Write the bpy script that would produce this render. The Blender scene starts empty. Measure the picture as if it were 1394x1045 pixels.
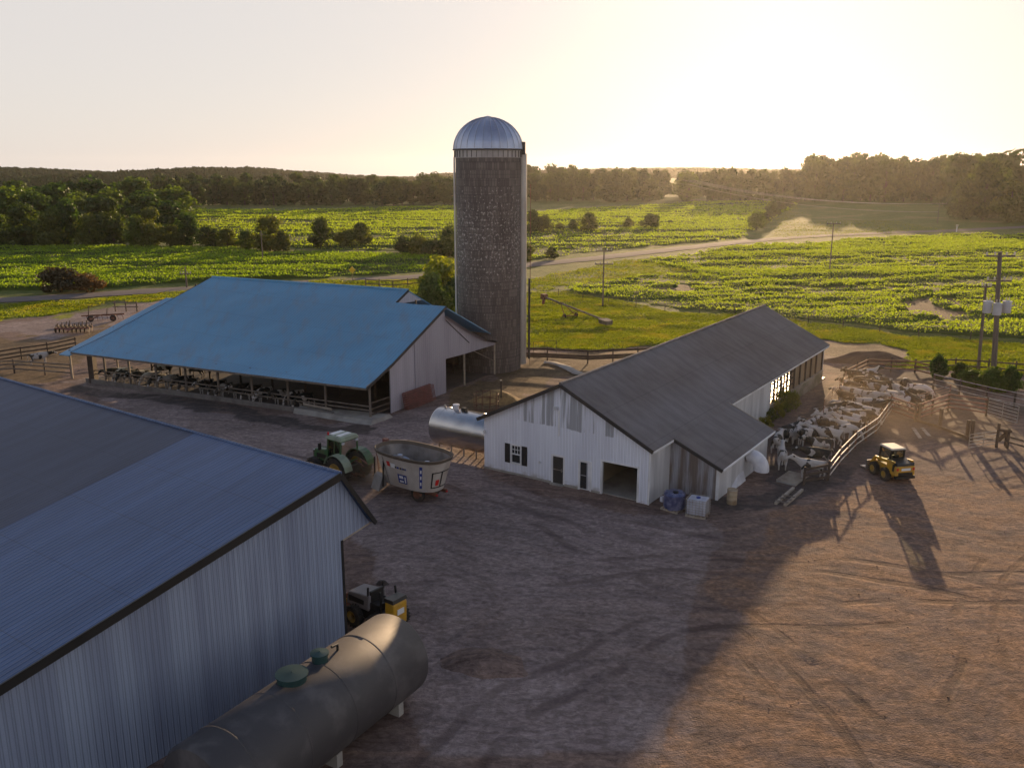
import bpy, math, random
import numpy as np
from mathutils import Vector, Matrix
random.seed(7)
RNG = np.random.default_rng(11)
S = bpy.context.scene
COL = S.collection
rad = math.radians

# ------------------------------------------------------------------ camera numbers (drone shot)
FOC, CX, CY, HORIZON, CAM_H = 1210.0, 697.0, 522.5, 228.0, 20.0     # in photo pixels / metres
PITCH = math.atan((CY - HORIZON) / FOC)
CP, SP = math.cos(PITCH), math.sin(PITCH)

def ss(a, b, t):
    t = np.clip((np.asarray(t, float) - a) / (b - a), 0, 1)
    return t * t * (3 - 2 * t)

def hgt(x, y):
    "terrain height: flat farmyard, fields that rise gently, a low hill on the right"
    return 4.5 * ss(60, 300, x) * ss(200, 430, y) + 1.5 * ss(260, 560, y)

def at(px, py):
    "a point of the photo's ground (pixel of the photo) as a world position on the terrain"
    a, b = (px - CX) / FOC, -(py - CY) / FOC
    dx, dy, dz = a, CP + b * SP, -SP + b * CP
    z = 0.0
    for _ in range(25):
        t = (z - CAM_H) / dz
        z = 0.5 * z + 0.5 * float(hgt(dx * t, dy * t))
    t = (z - CAM_H) / dz
    return (dx * t, dy * t, float(hgt(dx * t, dy * t)))

def height_for(p, py):
    "height above the terrain of a point over p that the photo shows at row py"
    k = (CY - py) / FOC
    return CAM_H + p[1] * (k * CP - SP) / (CP + k * SP) - p[2]

def span(p, wpx):
    return wpx / FOC * math.hypot(p[1], CAM_H)

# ------------------------------------------------------------------ noise (numpy value noise)
def vnoise(x, y, seed=0):
    x = np.asarray(x, float); y = np.asarray(y, float)
    xi, yi = np.floor(x).astype(np.int64), np.floor(y).astype(np.int64)
    fx, fy = x - xi, y - yi
    fx, fy = fx * fx * (3 - 2 * fx), fy * fy * (3 - 2 * fy)
    def h(i, j):
        n = (i * 374761393 + j * 668265263 + seed * 974711) & 0x7fffffff
        n = ((n ^ (n >> 13)) * 1274126177) & 0x7fffffff
        return ((n ^ (n >> 16)) & 0xffff) / 65535.0
    return (h(xi, yi) * (1 - fx) + h(xi + 1, yi) * fx) * (1 - fy) + (h(xi, yi + 1) * (1 - fx) + h(xi + 1, yi + 1) * fx) * fy

def fbm(x, y, seed=0, n=4):
    s, a, t = 0, 0.5, 0
    for i in range(n):
        s = s + a * vnoise(x * 2 ** i, y * 2 ** i, seed + i); t += a; a *= .5
    return s / t

def in_poly(x, y, poly):
    x = np.asarray(x); y = np.asarray(y); c = np.zeros(x.shape, bool)
    n = len(poly)
    for i in range(n):
        x0, y0 = poly[i][:2]; x1, y1 = poly[(i + 1) % n][:2]
        if y0 == y1: continue
        k = ((y0 > y) != (y1 > y)) & (x < (x1 - x0) * (y - y0) / (y1 - y0) + x0)
        c ^= k
    return c

def W(pix):
    return [at(*p)[:2] for p in pix]

# ------------------------------------------------------------------ materials
class NT:
    def __init__(s, name):
        s.m = bpy.data.materials.new(name); s.m.use_nodes = True
        s.t = s.m.node_tree; s.t.nodes.clear()
        s.out = s.t.nodes.new('ShaderNodeOutputMaterial')
    def n(s, typ, **kw):
        nd = s.t.nodes.new('ShaderNode' + typ)
        ins = kw.pop('ins', {})
        for k, v in kw.items(): setattr(nd, k, v)
        for k, v in ins.items(): s.set(nd.inputs[k], v)
        return nd
    def set(s, sock, v):
        if isinstance(v, bpy.types.NodeSocket): s.t.links.new(v, sock)
        elif isinstance(v, tuple) and len(v) == 3 and sock.type == 'RGBA': sock.default_value = (*v, 1)
        else: sock.default_value = v
    def math(s, op, a, b=0.0, clamp=False):
        nd = s.n('Math', operation=op, use_clamp=clamp); s.set(nd.inputs[0], a); s.set(nd.inputs[1], b)
        return nd.outputs[0]
    def mix(s, f, a, b, mode='MIX'):
        nd = s.n('Mix', data_type='RGBA', blend_type=mode); s.set(nd.inputs[0], f); s.set(nd.inputs[6], a); s.set(nd.inputs[7], b)
        return nd.outputs[2]
    def ramp(s, f, lo, hi):
        nd = s.n('MapRange', interpolation_type='SMOOTHSTEP'); s.set(nd.inputs[0], f); s.set(nd.inputs[1], lo); s.set(nd.inputs[2], hi)
        return nd.outputs[0]
    def coord(s, which='Object', scale=(1, 1, 1), off=None):
        c = s.n('TexCoord').outputs[which]
        mp = s.n('Mapping', ins={'Vector': c, 'Scale': scale})
        if off is not None: s.t.links.new(off, mp.inputs['Location'])
        return mp.outputs[0]
    def noise(s, vec, scale=1, detail=4, rough=.55):
        return s.n('TexNoise', ins={'Vector': vec, 'Scale': scale, 'Detail': detail, 'Roughness': rough}).outputs[0]
    def bump(s, h, strength=.5, dist=.02, normal=None):
        nd = s.n('Bump', ins={'Height': h, 'Strength': strength, 'Distance': dist})
        if normal is not None: s.t.links.new(normal, nd.inputs['Normal'])
        return nd.outputs[0]
    def finish(s, shader):
        s.t.links.new(shader, s.out.inputs[0]); return s.m

def mat(name, col, rough=.7, metal=0., col2=None, vscale=.6, stretch=(1, 1, 1), amt=(.35, .7), fine=.12, rib=None, bump=0., bscale=30., spec=.5, patch=None, sheen=None):
    """general painted / weathered surface: broad patches, fine grain, optional sheet-metal ribs (axis, pitch, depth)"""
    t = NT(name)
    c = tuple(col); c2 = tuple(col2) if col2 else tuple(v * .72 for v in col)
    co = t.coord('Object', stretch)
    f = t.ramp(t.noise(co, vscale, 5), *amt)
    cc = t.mix(f, c, c2)
    if patch: cc = patch(t, cc)
    g = t.noise(t.coord('Object'), bscale, 3)
    cc = t.mix(fine, cc, t.mix(t.ramp(g, .3, .7), (.5, .5, .5), (1.4, 1.4, 1.4)), 'MULTIPLY') if fine else cc
    nrm = None
    if rib:
        ax, pitch, depth = rib
        if isinstance(ax, str): sp = t.n('SeparateXYZ', ins={0: t.n('TexCoord').outputs['Object']}).outputs['XYZ'.index(ax)]
        else: sp = t.n('VectorMath', operation='DOT_PRODUCT', ins={0: t.n('TexCoord').outputs['Object'], 1: ax}).outputs['Value']
        w = t.math('PINGPONG', t.math('MULTIPLY', sp, 2.0 / pitch), 1.0)
        h = t.ramp(w, .62, .95)
        nrm = t.bump(h, .9, depth)
        cc = t.mix(t.math('MULTIPLY', t.ramp(w, .45, .62), t.math('SUBTRACT', 1.0, t.ramp(w, .62, .8))), cc, t.mix(.35, cc, (.02, .02, .02)))
    if bump: nrm = t.bump(g, .6, bump, nrm)
    p = t.n('BsdfPrincipled', ins={'Base Color': cc, 'Roughness': rough, 'Metallic': metal, 'Specular IOR Level': spec})
    if nrm is not None: t.t.links.new(nrm, p.inputs['Normal'])
    return t.finish(p.outputs[0])

def leaf_mat(name, dark, light, trans=.45, tcol=None, dry=None):
    t = NT(name)
    r = t.n('NewGeometry').outputs['Random Per Island']
    oi = t.n('ObjectInfo').outputs['Random']
    c = t.mix(r, dark, light)
    c = t.mix(t.math('MULTIPLY', oi, .7), c, t.mix(.7, c, (light[0] * 1.25, light[1] * .95, light[2] * .8)))
    c = t.mix(t.ramp(oi, .55, .25), c, t.mix(1, c, (.62, .70, .75), 'MULTIPLY'))
    if dry: c = t.mix(t.ramp(t.noise(t.coord('Object'), .25, 3), .5, .7), c, dry)
    d = t.n('BsdfDiffuse', ins={'Color': c})
    tr = t.n('BsdfTranslucent', ins={'Color': t.mix(1.0, c, tcol or (1.9, 1.75, .7), 'MULTIPLY')})
    gl = t.n('BsdfGlossy', ins={'Color': (.6, .65, .6), 'Roughness': .45})
    m = t.n('MixShader', ins={0: trans, 1: d.outputs[0], 2: tr.outputs[0]})
    m2 = t.n('MixShader', ins={0: .04, 1: m.outputs[0], 2: gl.outputs[0]})
    return t.finish(m2.outputs[0])

def glass_mat(name, col=(.02, .025, .03), rough=.06):
    t = NT(name)
    p = t.n('BsdfPrincipled', ins={'Base Color': col, 'Roughness': rough, 'Specular IOR Level': .8})
    return t.finish(p.outputs[0])

def clear_glass(name, tint=(.75, .8, .72)):
    t = NT(name)
    tr = t.n('BsdfTransparent', ins={'Color': tint})
    gl = t.n('BsdfGlossy', ins={'Color': (.9, .9, .9), 'Roughness': .08})
    fr = t.n('Fresnel', ins={'IOR': 1.45}).outputs[0]
    return t.finish(t.n('MixShader', ins={0: fr, 1: tr.outputs[0], 2: gl.outputs[0]}).outputs[0])

def white_gable_patch(t, cc):
    "old bare metal showing in vertical streaks in the upper part of the gable"
    s = t.n('SeparateXYZ', ins={0: t.n('TexCoord').outputs['Object']})
    z = t.math('ADD', s.outputs[2], t.math('MULTIPLY', t.noise(t.coord('Object', (1.2, 1, .05)), 1, 2), .35))
    band = t.ramp(z, 4.0, 4.08)
    st = t.ramp(t.noise(t.coord('Object', (2.6, .2, .1)), 1, 3, .6), .46, .54)
    x = t.ramp(t.math('ABSOLUTE', t.math('SUBTRACT', s.outputs[0], .4)), 4.0, 3.2)
    f = t.math('MULTIPLY', t.math('MULTIPLY', band, st), t.math('MULTIPLY', x, .85))
    cc = t.mix(f, cc, (.30, .31, .34))
    low = t.math('MULTIPLY', t.ramp(s.outputs[2], .55, .0), t.ramp(t.noise(t.coord('Object', (1, 1, 1.5)), 1.3, 4), .4, .7))
    return t.mix(low, cc, (.32, .27, .22))

def sheet_wear(t, cc):
    "uneven weathering of single sheets, laps every few metres, thin stains down the slope"
    co = t.n('TexCoord').outputs['Object']
    st = t.noise(t.n('Mapping', ins={'Vector': co, 'Scale': (.07, 1.4, 1)}).outputs[0], 1.0, 4, .65)
    cc = t.mix(.55, cc, t.mix(t.ramp(st, .3, .7), (.72, .71, .70), (1.25, 1.25, 1.24)), 'MULTIPLY')
    sp = t.n('SeparateXYZ', ins={0: co}).outputs[0]
    w = t.math('FRACT', t.math('MULTIPLY', sp, 1 / 3.05))
    return t.mix(t.math('MULTIPLY', t.ramp(w, .982, .994), .35), cc, (.03, .03, .035))

def roof_streaks(t, cc):
    "sheet laps across the slope and faint grime washed down it"
    rt = t.n('Mapping', ins={'Vector': t.n('TexCoord').outputs['Object'], 'Rotation': (0, 0, rad(30)), 'Scale': (1.1, .05, 1)}).outputs[0]
    st = t.ramp(t.noise(rt, 1.0, 4, .65), .45, .75)
    cc = t.mix(t.math('MULTIPLY', st, .45), cc, (.20, .235, .27))
    lp = t.n('VectorMath', operation='DOT_PRODUCT', ins={0: t.n('TexCoord').outputs['Object'], 1: (.5, .866, .3)}).outputs['Value']
    w = t.math('FRACT', t.math('MULTIPLY', lp, 1 / 3.6))
    return t.mix(t.math('MULTIPLY', t.ramp(w, .985, .995), .4), cc, (.05, .09, .13))

M = {}
def mats():
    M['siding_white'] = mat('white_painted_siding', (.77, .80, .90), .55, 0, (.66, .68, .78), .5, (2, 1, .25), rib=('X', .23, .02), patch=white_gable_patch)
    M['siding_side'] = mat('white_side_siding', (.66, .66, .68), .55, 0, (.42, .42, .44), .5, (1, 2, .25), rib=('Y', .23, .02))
    M['siding_annex'] = mat('weathered_annex_siding', (.40, .41, .46), .5, .25, (.20, .165, .15), .7, (3, 1, .35), (.35, .6), rib=('X', .23, .02))
    M['roof_brown'] = mat('weathered_metal_roof', (.19, .18, .188), .75, 0, (.145, .128, .122), .16, (1, .35, 1), rib=('Y', .23, .02), bump=.002, spec=.15, patch=sheet_wear)
    M['roof_blue'] = mat('blue_galvanised_roof', (.15, .385, .60), .5, .2, (.115, .29, .455), .13, (.35, 1, 1), (.25, .75), rib=((.866, -.5, 0), .32, .022), patch=roof_streaks)
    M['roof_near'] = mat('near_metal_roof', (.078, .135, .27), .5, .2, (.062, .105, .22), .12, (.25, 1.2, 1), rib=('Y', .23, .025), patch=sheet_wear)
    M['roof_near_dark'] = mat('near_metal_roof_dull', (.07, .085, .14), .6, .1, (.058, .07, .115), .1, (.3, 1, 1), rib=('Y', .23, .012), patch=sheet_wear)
    M['siding_near'] = mat('galvanised_barn_siding', (.34, .41, .56), .48, .3, (.25, .30, .43), .5, (2.2, 1, .12), rib=('X', .23, .025))
    M['siding_blue_barn'] = mat('grey_white_barn_siding', (.45, .44, .52), .55, .1, (.36, .35, .42), .4, (1, 2, .3), rib=((.5, .866, 0), .3, .012))
    M['trim_dark'] = mat('dark_brown_trim', (.035, .03, .03), .6)
    M['trim_white'] = mat('white_trim', (.78, .78, .80), .5)
    M['door_dark'] = mat('dark_door', (.05, .048, .045), .45)
    M['shutter'] = mat('black_shutter', (.02, .02, .024), .6)
    M['concrete'] = mat('pale_concrete', (.36, .34, .31), .85, 0, (.24, .22, .20), .8, bump=.01)
    M['wet_glow_floor'] = mat('wet_floor_sun_glow', (.26, .14, .06), .40, 0, (.08, .06, .045), .8, spec=.5, bump=.03, bscale=5)  # orange base colour carries the low sun's glow on the wet floor
    M['wood'] = mat('weathered_wood', (.20, .165, .135), .85, 0, (.12, .095, .075), 2, (1, 1, .3), bump=.004)
    M['wood_pale'] = mat('pale_board', (.38, .33, .27), .8, 0, (.26, .21, .17), 1.4)
    M['wood_dark'] = mat('dark_wood', (.085, .06, .045), .85, 0, (.05, .035, .028), 2)
    M['wood_post'] = mat('grey_pole_wood', (.17, .135, .11), .85, 0, (.10, .08, .07), 1.5, (4, 4, .3))
    M['rust'] = mat('rusty_steel', (.20, .085, .05), .75, .2, (.11, .05, .035), 3)
    M['rust_red'] = mat('faded_red_steel', (.25, .09, .075), .7, .1, (.14, .06, .05), 2)
    M['pipe'] = mat('galvanised_pipe', (.42, .41, .40), .35, .7, (.30, .24, .19), 2)
    M['steel'] = mat('stainless_steel', (.50, .50, .51), .27, 1, (.40, .40, .42), .8, fine=.03)
    M['galv'] = mat('galvanised_sheet', (.55, .58, .64), .38, .75, (.42, .44, .50), 1.2)
    M['tank_black'] = mat('sooty_black_tank', (.06, .055, .057), .6, .1, (.11, .10, .10), .9, (1, 1, 1), (.45, .7), bump=.003)
    M['rubber'] = mat('black_rubber', (.022, .021, .02), .8, 0, (.07, .055, .042), 1.5)
    M['black'] = mat('black_paint', (.018, .018, .018), .45)
    M['green'] = mat('green_tractor_paint', (.035, .14, .05), .4, 0, (.09, .12, .06), 1.4)
    M['green_top'] = mat('pale_green_roof', (.28, .34, .24), .5, 0, (.22, .25, .18), 1.4)
    M['yellow'] = mat('yellow_loader_paint', (.62, .33, .02), .42, 0, (.42, .24, .05), 2)
    M['yellow_rim'] = mat('yellow_rim_paint', (.45, .28, .04), .5, 0, (.22, .15, .06), 2)
    M['cream'] = mat('pale_cab_roof', (.60, .52, .42), .5)
    M['mixer'] = mat('dusty_white_tub', (.56, .51, .46), .55, 0, (.40, .34, .29), .8, (1, 1, .6))
    M['mixer_in'] = mat('worn_steel_inside', (.26, .25, .25), .45, .4, (.14, .13, .125), 1.2)
    M['rim_rubber'] = mat('tub_rubber_rim', (.13, .10, .075), .8)
    M['blue_mark'] = mat('blue_marking', (.03, .055, .28), .5)
    M['red_mark'] = mat('red_marking', (.6, .02, .02), .45)
    M['white_mark'] = mat('white_marking', (.8, .8, .8), .5)
    M['glass_dark'] = glass_mat('dark_window_glass')
    M['glass_clear'] = clear_glass('cab_glass')
    M['trans_grey'] = mat('grey_transformer_enamel', (.60, .60, .63), .45, .1)
    M['ceramic'] = mat('pale_insulator', (.62, .56, .48), .35)
    M['hay'] = mat('straw_hay', (.36, .24, .10), .95, 0, (.22, .14, .06), 2, bump=.03, bscale=14)
    M['soil_heap'] = mat('brown_soil', (.20, .12, .07), .95, 0, (.13, .075, .045), .6, bump=.04, bscale=6)
    M['manure_dark'] = mat('dark_muck', (.055, .045, .042), .85, 0, (.085, .065, .055), .7, bump=.03, bscale=5)
    M['tote_white'] = mat('plastic_tote', (.52, .53, .60), .35, 0, (.40, .40, .48), 2)
    M['tote_blue'] = mat('blue_wrapped_plastic', (.055, .065, .15), .3, 0, (.17, .18, .28), 3, bump=.02, bscale=5)
    M['barrel'] = mat('tan_barrel', (.40, .32, .22), .6, 0, (.26, .18, .11), 2)
    M['tarp'] = mat('tan_curtain', (.30, .22, .14), .7, 0, (.22, .15, .09), .6, (1, 1.5, .3))
    M['fibre'] = mat('white_fibreglass', (.68, .68, .72), .45, 0, (.50, .50, .55), 1.2)
    M['lamp_glass'] = mat('lamp_lens', (.62, .64, .70), .25)
    M['bark'] = mat('tree_bark', (.085, .065, .05), .9, 0, (.05, .04, .03), 2)
    M['sign_yellow'] = mat('yellow_road_sign', (.75, .48, .02), .5)
    M['leaf_tree'] = leaf_mat('broad_leaves', (.022, .052, .010), (.085, .15, .02), .5)
    M['leaf_far'] = leaf_mat('far_wood_leaves', (.02, .045, .012), (.06, .10, .02), .42)
    M['leaf_shrub'] = leaf_mat('shrub_leaves', (.035, .06, .012), (.10, .135, .022), .5)
    M['leaf_bright'] = leaf_mat('young_bright_leaves', (.15, .20, .012), (.36, .38, .025), .6)
    M['leaf_brown'] = leaf_mat('dry_brown_leaves', (.055, .042, .02), (.13, .095, .045), .4, (1.5, 1.2, .7))
    M['crop'] = leaf_mat('crop_leaves', (.075, .125, .012), (.23, .35, .024), .55, (2.0, 1.95, .5))
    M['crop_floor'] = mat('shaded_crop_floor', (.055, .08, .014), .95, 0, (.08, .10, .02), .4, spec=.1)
    M['grass_blade'] = leaf_mat('pasture_grass_blades', (.17, .195, .010), (.36, .39, .02), .5, (1.6, 1.6, .5), dry=(.27, .24, .03))
    M['weed'] = leaf_mat('weed_leaves', (.07, .10, .015), (.20, .22, .04), .55)
    t = NT('far_hill_forest')
    f = t.noise(t.coord('Object'), .03, 6, .7)
    p = t.n('BsdfDiffuse', ins={'Color': t.mix(f, (.02, .035, .012), (.07, .09, .03))})
    M['hill'] = t.finish(p.outputs[0])
    # silo staves: rows of grey concrete blocks with pale worn flecks, densest at mid height
    t = NT('concrete_silo_staves')
    uv = t.n('TexCoord').outputs['UV']
    br = t.n('TexBrick', ins={'Vector': uv, 'Color1': (.175, .145, .135), 'Color2': (.105, .088, .082), 'Mortar': (.045, .038, .036), 'Scale': 1.0, 'Mortar Size': .012, 'Bias': .1, 'Brick Width': .26, 'Row Height': .76})
    br.offset = .5
    sp = t.n('SeparateXYZ', ins={0: uv})
    mp = t.n('Mapping', ins={'Vector': uv, 'Scale': (4.6, 3.4, 1)})
    fl = t.noise(mp.outputs[0], 1.0, 3, .7)
    mp2 = t.n('Mapping', ins={'Vector': uv, 'Scale': (5, .35, 1)})
    fl2 = t.noise(mp2.outputs[0], 1.0, 3, .6)
    mid = t.math('MULTIPLY', t.ramp(sp.outputs[1], 4.0, 13.0), t.ramp(sp.outputs[1], 20.5, 15.0))
    thr = t.math('SUBTRACT', .665, t.math('MULTIPLY', mid, .10))
    fm = t.ramp(t.math('SUBTRACT', fl, thr), 0, .05)
    c = t.mix(t.math('MULTIPLY', fm, .75), br.outputs[0], (.50, .47, .46))
    c = t.mix(t.math('MULTIPLY', t.ramp(fl2, .58, .75), .35), c, (.30, .27, .26))
    big = t.noise(t.n('Mapping', ins={'Vector': uv, 'Scale': (.25, .12, 1)}).outputs[0], 1, 3)
    c = t.mix(t.ramp(big, .4, .7), c, t.mix(1, c, (.72, .7, .68), 'MULTIPLY'))
    p = t.n('BsdfPrincipled', ins={'Base Color': c, 'Roughness': .85})
    t.t.links.new(t.bump(br.outputs[1], .5, -.02), p.inputs['Normal'])
    M['stave'] = t.finish(p.outputs[0])
    # cow hides
    for k, thr in (('mostly_white', .58), ('patched', .47), ('mostly_black', .37)):
        t = NT('cow_hide_' + k)
        oi = t.n('ObjectInfo').outputs['Random']
        off = t.n('CombineXYZ', ins={0: t.math('MULTIPLY', oi, 37.0), 1: t.math('MULTIPLY', oi, 91.0), 2: t.math('MULTIPLY', oi, 53.0)}).outputs[0]
        f = t.ramp(t.noise(t.coord('Object', (1.5, 1.5, 1.1), off), 1.0, 2, .45), thr - .012, thr + .012)
        s = t.n('SeparateXYZ', ins={0: t.n('TexCoord').outputs['Object']})
        leg = t.ramp(s.outputs[2], .62, .5)
        f = t.math('SUBTRACT', f if k != 'mostly_black' else f, t.math('MULTIPLY', leg, .9), True)
        c = t.mix(f, (.44, .41, .39), (.012, .014, .013))
        dirt = t.math('MULTIPLY', t.ramp(t.noise(t.coord('Object'), 3, 4), .45, .7), .55)
        c = t.mix(dirt, c, t.mix(.55, c, (.20, .14, .09)))
        M['cow_' + k] = t.finish(t.n('BsdfPrincipled', ins={'Base Color': c, 'Roughness': .8}).outputs[0])
    t = NT('red_white_hide')
    f = t.ramp(t.noise(t.coord('Object', (1.5, 1.5, 1.1)), 1.3, 2, .45), .52, .55)
    M['cow_red'] = t.finish(t.n('BsdfPrincipled', ins={'Base Color': t.mix(f, (.68, .58, .52), (.10, .04, .025)), 'Roughness': .75}).outputs[0])
    # curb, road
    t = NT('country_road')
    g = t.noise(t.coord('Object'), .35, 4); h = t.noise(t.coord('Object'), 3, 3)
    M['road'] = t.finish(t.n('BsdfPrincipled', ins={'Base Color': t.mix(h, t.mix(g, (.15, .13, .125), (.21, .18, .165)), (.175, .15, .14)), 'Roughness': .95, 'Specular IOR Level': .1}).outputs[0])
    ground_material()

def ground_material():
    t = NT('farm_ground')
    A = t.n('Attribute', attribute_name='ga'); B = t.n('Attribute', attribute_name='gb')
    sa = t.n('SeparateColor', ins={0: A.outputs['Color']}); sb = t.n('SeparateColor', ins={0: B.outputs['Color']})
    grass, dirt, gravel = sa.outputs
    field, straw, muck = sb.outputs
    co = t.coord('Object')
    n1 = t.noise(co, .06, 5, .6); n2 = t.noise(co, .5, 5, .65); n3 = t.noise(co, 4.0, 4, .7)
    # tyre-dragged streaks: noise stretched along the way vehicles drive
    rot = t.n('Mapping', ins={'Vector': co, 'Rotation': (0, 0, rad(36)), 'Scale': (.14, 1.3, 1)})
    wob = t.n('VectorMath', operation='MULTIPLY_ADD', ins={0: t.n('TexNoise', ins={'Vector': co, 'Scale': .05, 'Detail': 2}).outputs['Color'], 1: (22, 22, 0), 2: co}).outputs[0]
    t.t.links.new(wob, rot.inputs['Vector'])
    n4 = t.noise(rot.outputs[0], 1.0, 5, .65)
    fine = t.n('Mapping', ins={'Vector': co, 'Rotation': (0, 0, rad(40)), 'Scale': (2.0, 3.4, 1)})
    n5 = t.n('TexNoise', ins={'Vector': fine.outputs[0], 'Scale': 1.0, 'Detail': 6, 'Roughness': .72, 'Distortion': .8}).outputs[0]
    base = t.mix(t.ramp(n2, .3, .7), (.15, .106, .09), (.21, .148, .122))
    base = t.mix(t.math('MULTIPLY', t.ramp(n4, .48, .66), .6), base, (.28, .185, .14))
    base = t.mix(t.math('MULTIPLY', t.ramp(n4, .5, .32), .55), base, (.085, .054, .048))
    gcol = t.mix(t.ramp(n2, .3, .75), (.225, .176, .164), (.31, .25, .232))
    gcol = t.mix(t.math('MULTIPLY', t.ramp(n4, .52, .4), .45), gcol, (.15, .118, .118))
    c = t.mix(t.math('MULTIPLY', gravel, t.ramp(n1, .2, .6)), base, gcol)
    sunlit_straw = t.mix(t.ramp(n3, .35, .7), (.21, .12, .072), (.30, .175, .105))  # warm sunlit tone of the yard is put into the straw dirt colour
    c = t.mix(t.math('MULTIPLY', straw, t.ramp(t.math('ADD', n2, t.math('MULTIPLY', n4, .6)), .6, 1.0)), c, sunlit_straw)
    dcol = t.mix(t.ramp(n2, .3, .7), (.125, .078, .05), (.20, .125, .08))
    c = t.mix(dirt, c, dcol)
    mcol = t.mix(n2, (.06, .05, .048), (.10, .08, .07))
    c = t.mix(t.math('MULTIPLY', muck, t.ramp(n2, .25, .55)), c, mcol)
    grcol = t.mix(t.ramp(n2, .35, .7), (.18, .19, .012), (.32, .33, .022))
    grcol = t.mix(t.ramp(n1, .45, .65), grcol, (.10, .125, .014))
    c = t.mix(grass, c, grcol)
    fcol = t.mix(t.ramp(n2, .35, .7), (.085, .115, .014), (.15, .17, .03))
    fcol = t.mix(t.ramp(n1, .5, .7), fcol, (.19, .17, .06))
    c = t.mix(field, c, fcol)
    c = t.mix(.35, c, t.mix(t.ramp(n3, .3, .75), (.55, .55, .55), (1.45, 1.45, 1.45)), 'MULTIPLY')
    c = t.mix(.62, c, t.mix(t.ramp(n5, .34, .66), (.5, .46, .44), (1.36, 1.36, 1.38)), 'MULTIPLY')
    c = t.mix(t.math('MULTIPLY', t.ramp(n1, .42, .62), .5), c, t.mix(1, c, (1.35, 1.3, 1.28), 'MULTIPLY'))
    # wheel lanes: pairs of long arcs, broken up by noise
    trk = 0.0
    for (cx, cy, R_, seed) in ((-30, 20, 44, 1), (-26, 22, 38, 2), (38, 96, 58, 3), (10, -10, 52, 4), (60, 10, 47, 5), (16, 18, 20, 6)):
        dd = t.n('VectorMath', operation='LENGTH', ins={0: t.n('VectorMath', operation='SUBTRACT', ins={0: co, 1: (cx, cy, 0)}).outputs[0]}).outputs['Value']
        dd = t.math('ADD', dd, t.math('MULTIPLY', t.math('SUBTRACT', t.noise(co, .09, 1), .5), 5.0))
        e = t.math('ABSOLUTE', t.math('SUBTRACT', t.math('ABSOLUTE', t.math('SUBTRACT', dd, R_)), .95))
        m = t.math('MULTIPLY', t.ramp(e, .34, .12), t.ramp(t.noise(t.coord('Object', (1, 1, 1)), .13 + .02 * seed, 2), .42, .6))
        trk = m if trk == 0.0 else t.math('MAXIMUM', trk, m)
    yardm = t.math('SUBTRACT', 1.0, t.math('ADD', grass, field, True), True)
    trk = t.math('MULTIPLY', trk, yardm)
    c = t.mix(t.math('MULTIPLY', trk, t.ramp(n5, .25, .6)), c, t.mix(1, c, (.60, .57, .56), 'MULTIPLY'))
    hb = t.math('SUBTRACT', t.math('ADD', t.math('MULTIPLY', n3, .5), t.math('ADD', t.math('ADD', n4, t.math('MULTIPLY', n5, .8)), t.noise(co, 14, 3))), t.math('MULTIPLY', trk, .9))
    p = t.n('BsdfPrincipled', ins={'Base Color': c, 'Roughness': .93, 'Specular IOR Level': .25})
    t.t.links.new(t.bump(hb, .7, .08), p.inputs['Normal'])
    M['ground'] = t.finish(p.outputs[0])

# ------------------------------------------------------------------ mesh helpers
def link(o, parent=None):
    COL.objects.link(o)
    if parent is not None: o.parent = parent
    return o

def np_mesh(name, verts, faces, k):
    me = bpy.data.meshes.new(name)
    verts = np.asarray(verts, np.float32); faces = np.asarray(faces, np.int32)
    me.vertices.add(len(verts)); me.vertices.foreach_set('co', verts.ravel())
    nf = len(faces)
    me.loops.add(nf * k); me.loops.foreach_set('vertex_index', faces.ravel())
    me.polygons.add(nf); me.polygons.foreach_set('loop_start', np.arange(0, nf * k, k, dtype=np.int32))
    me.update(calc_edges=True)
    return me

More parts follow.
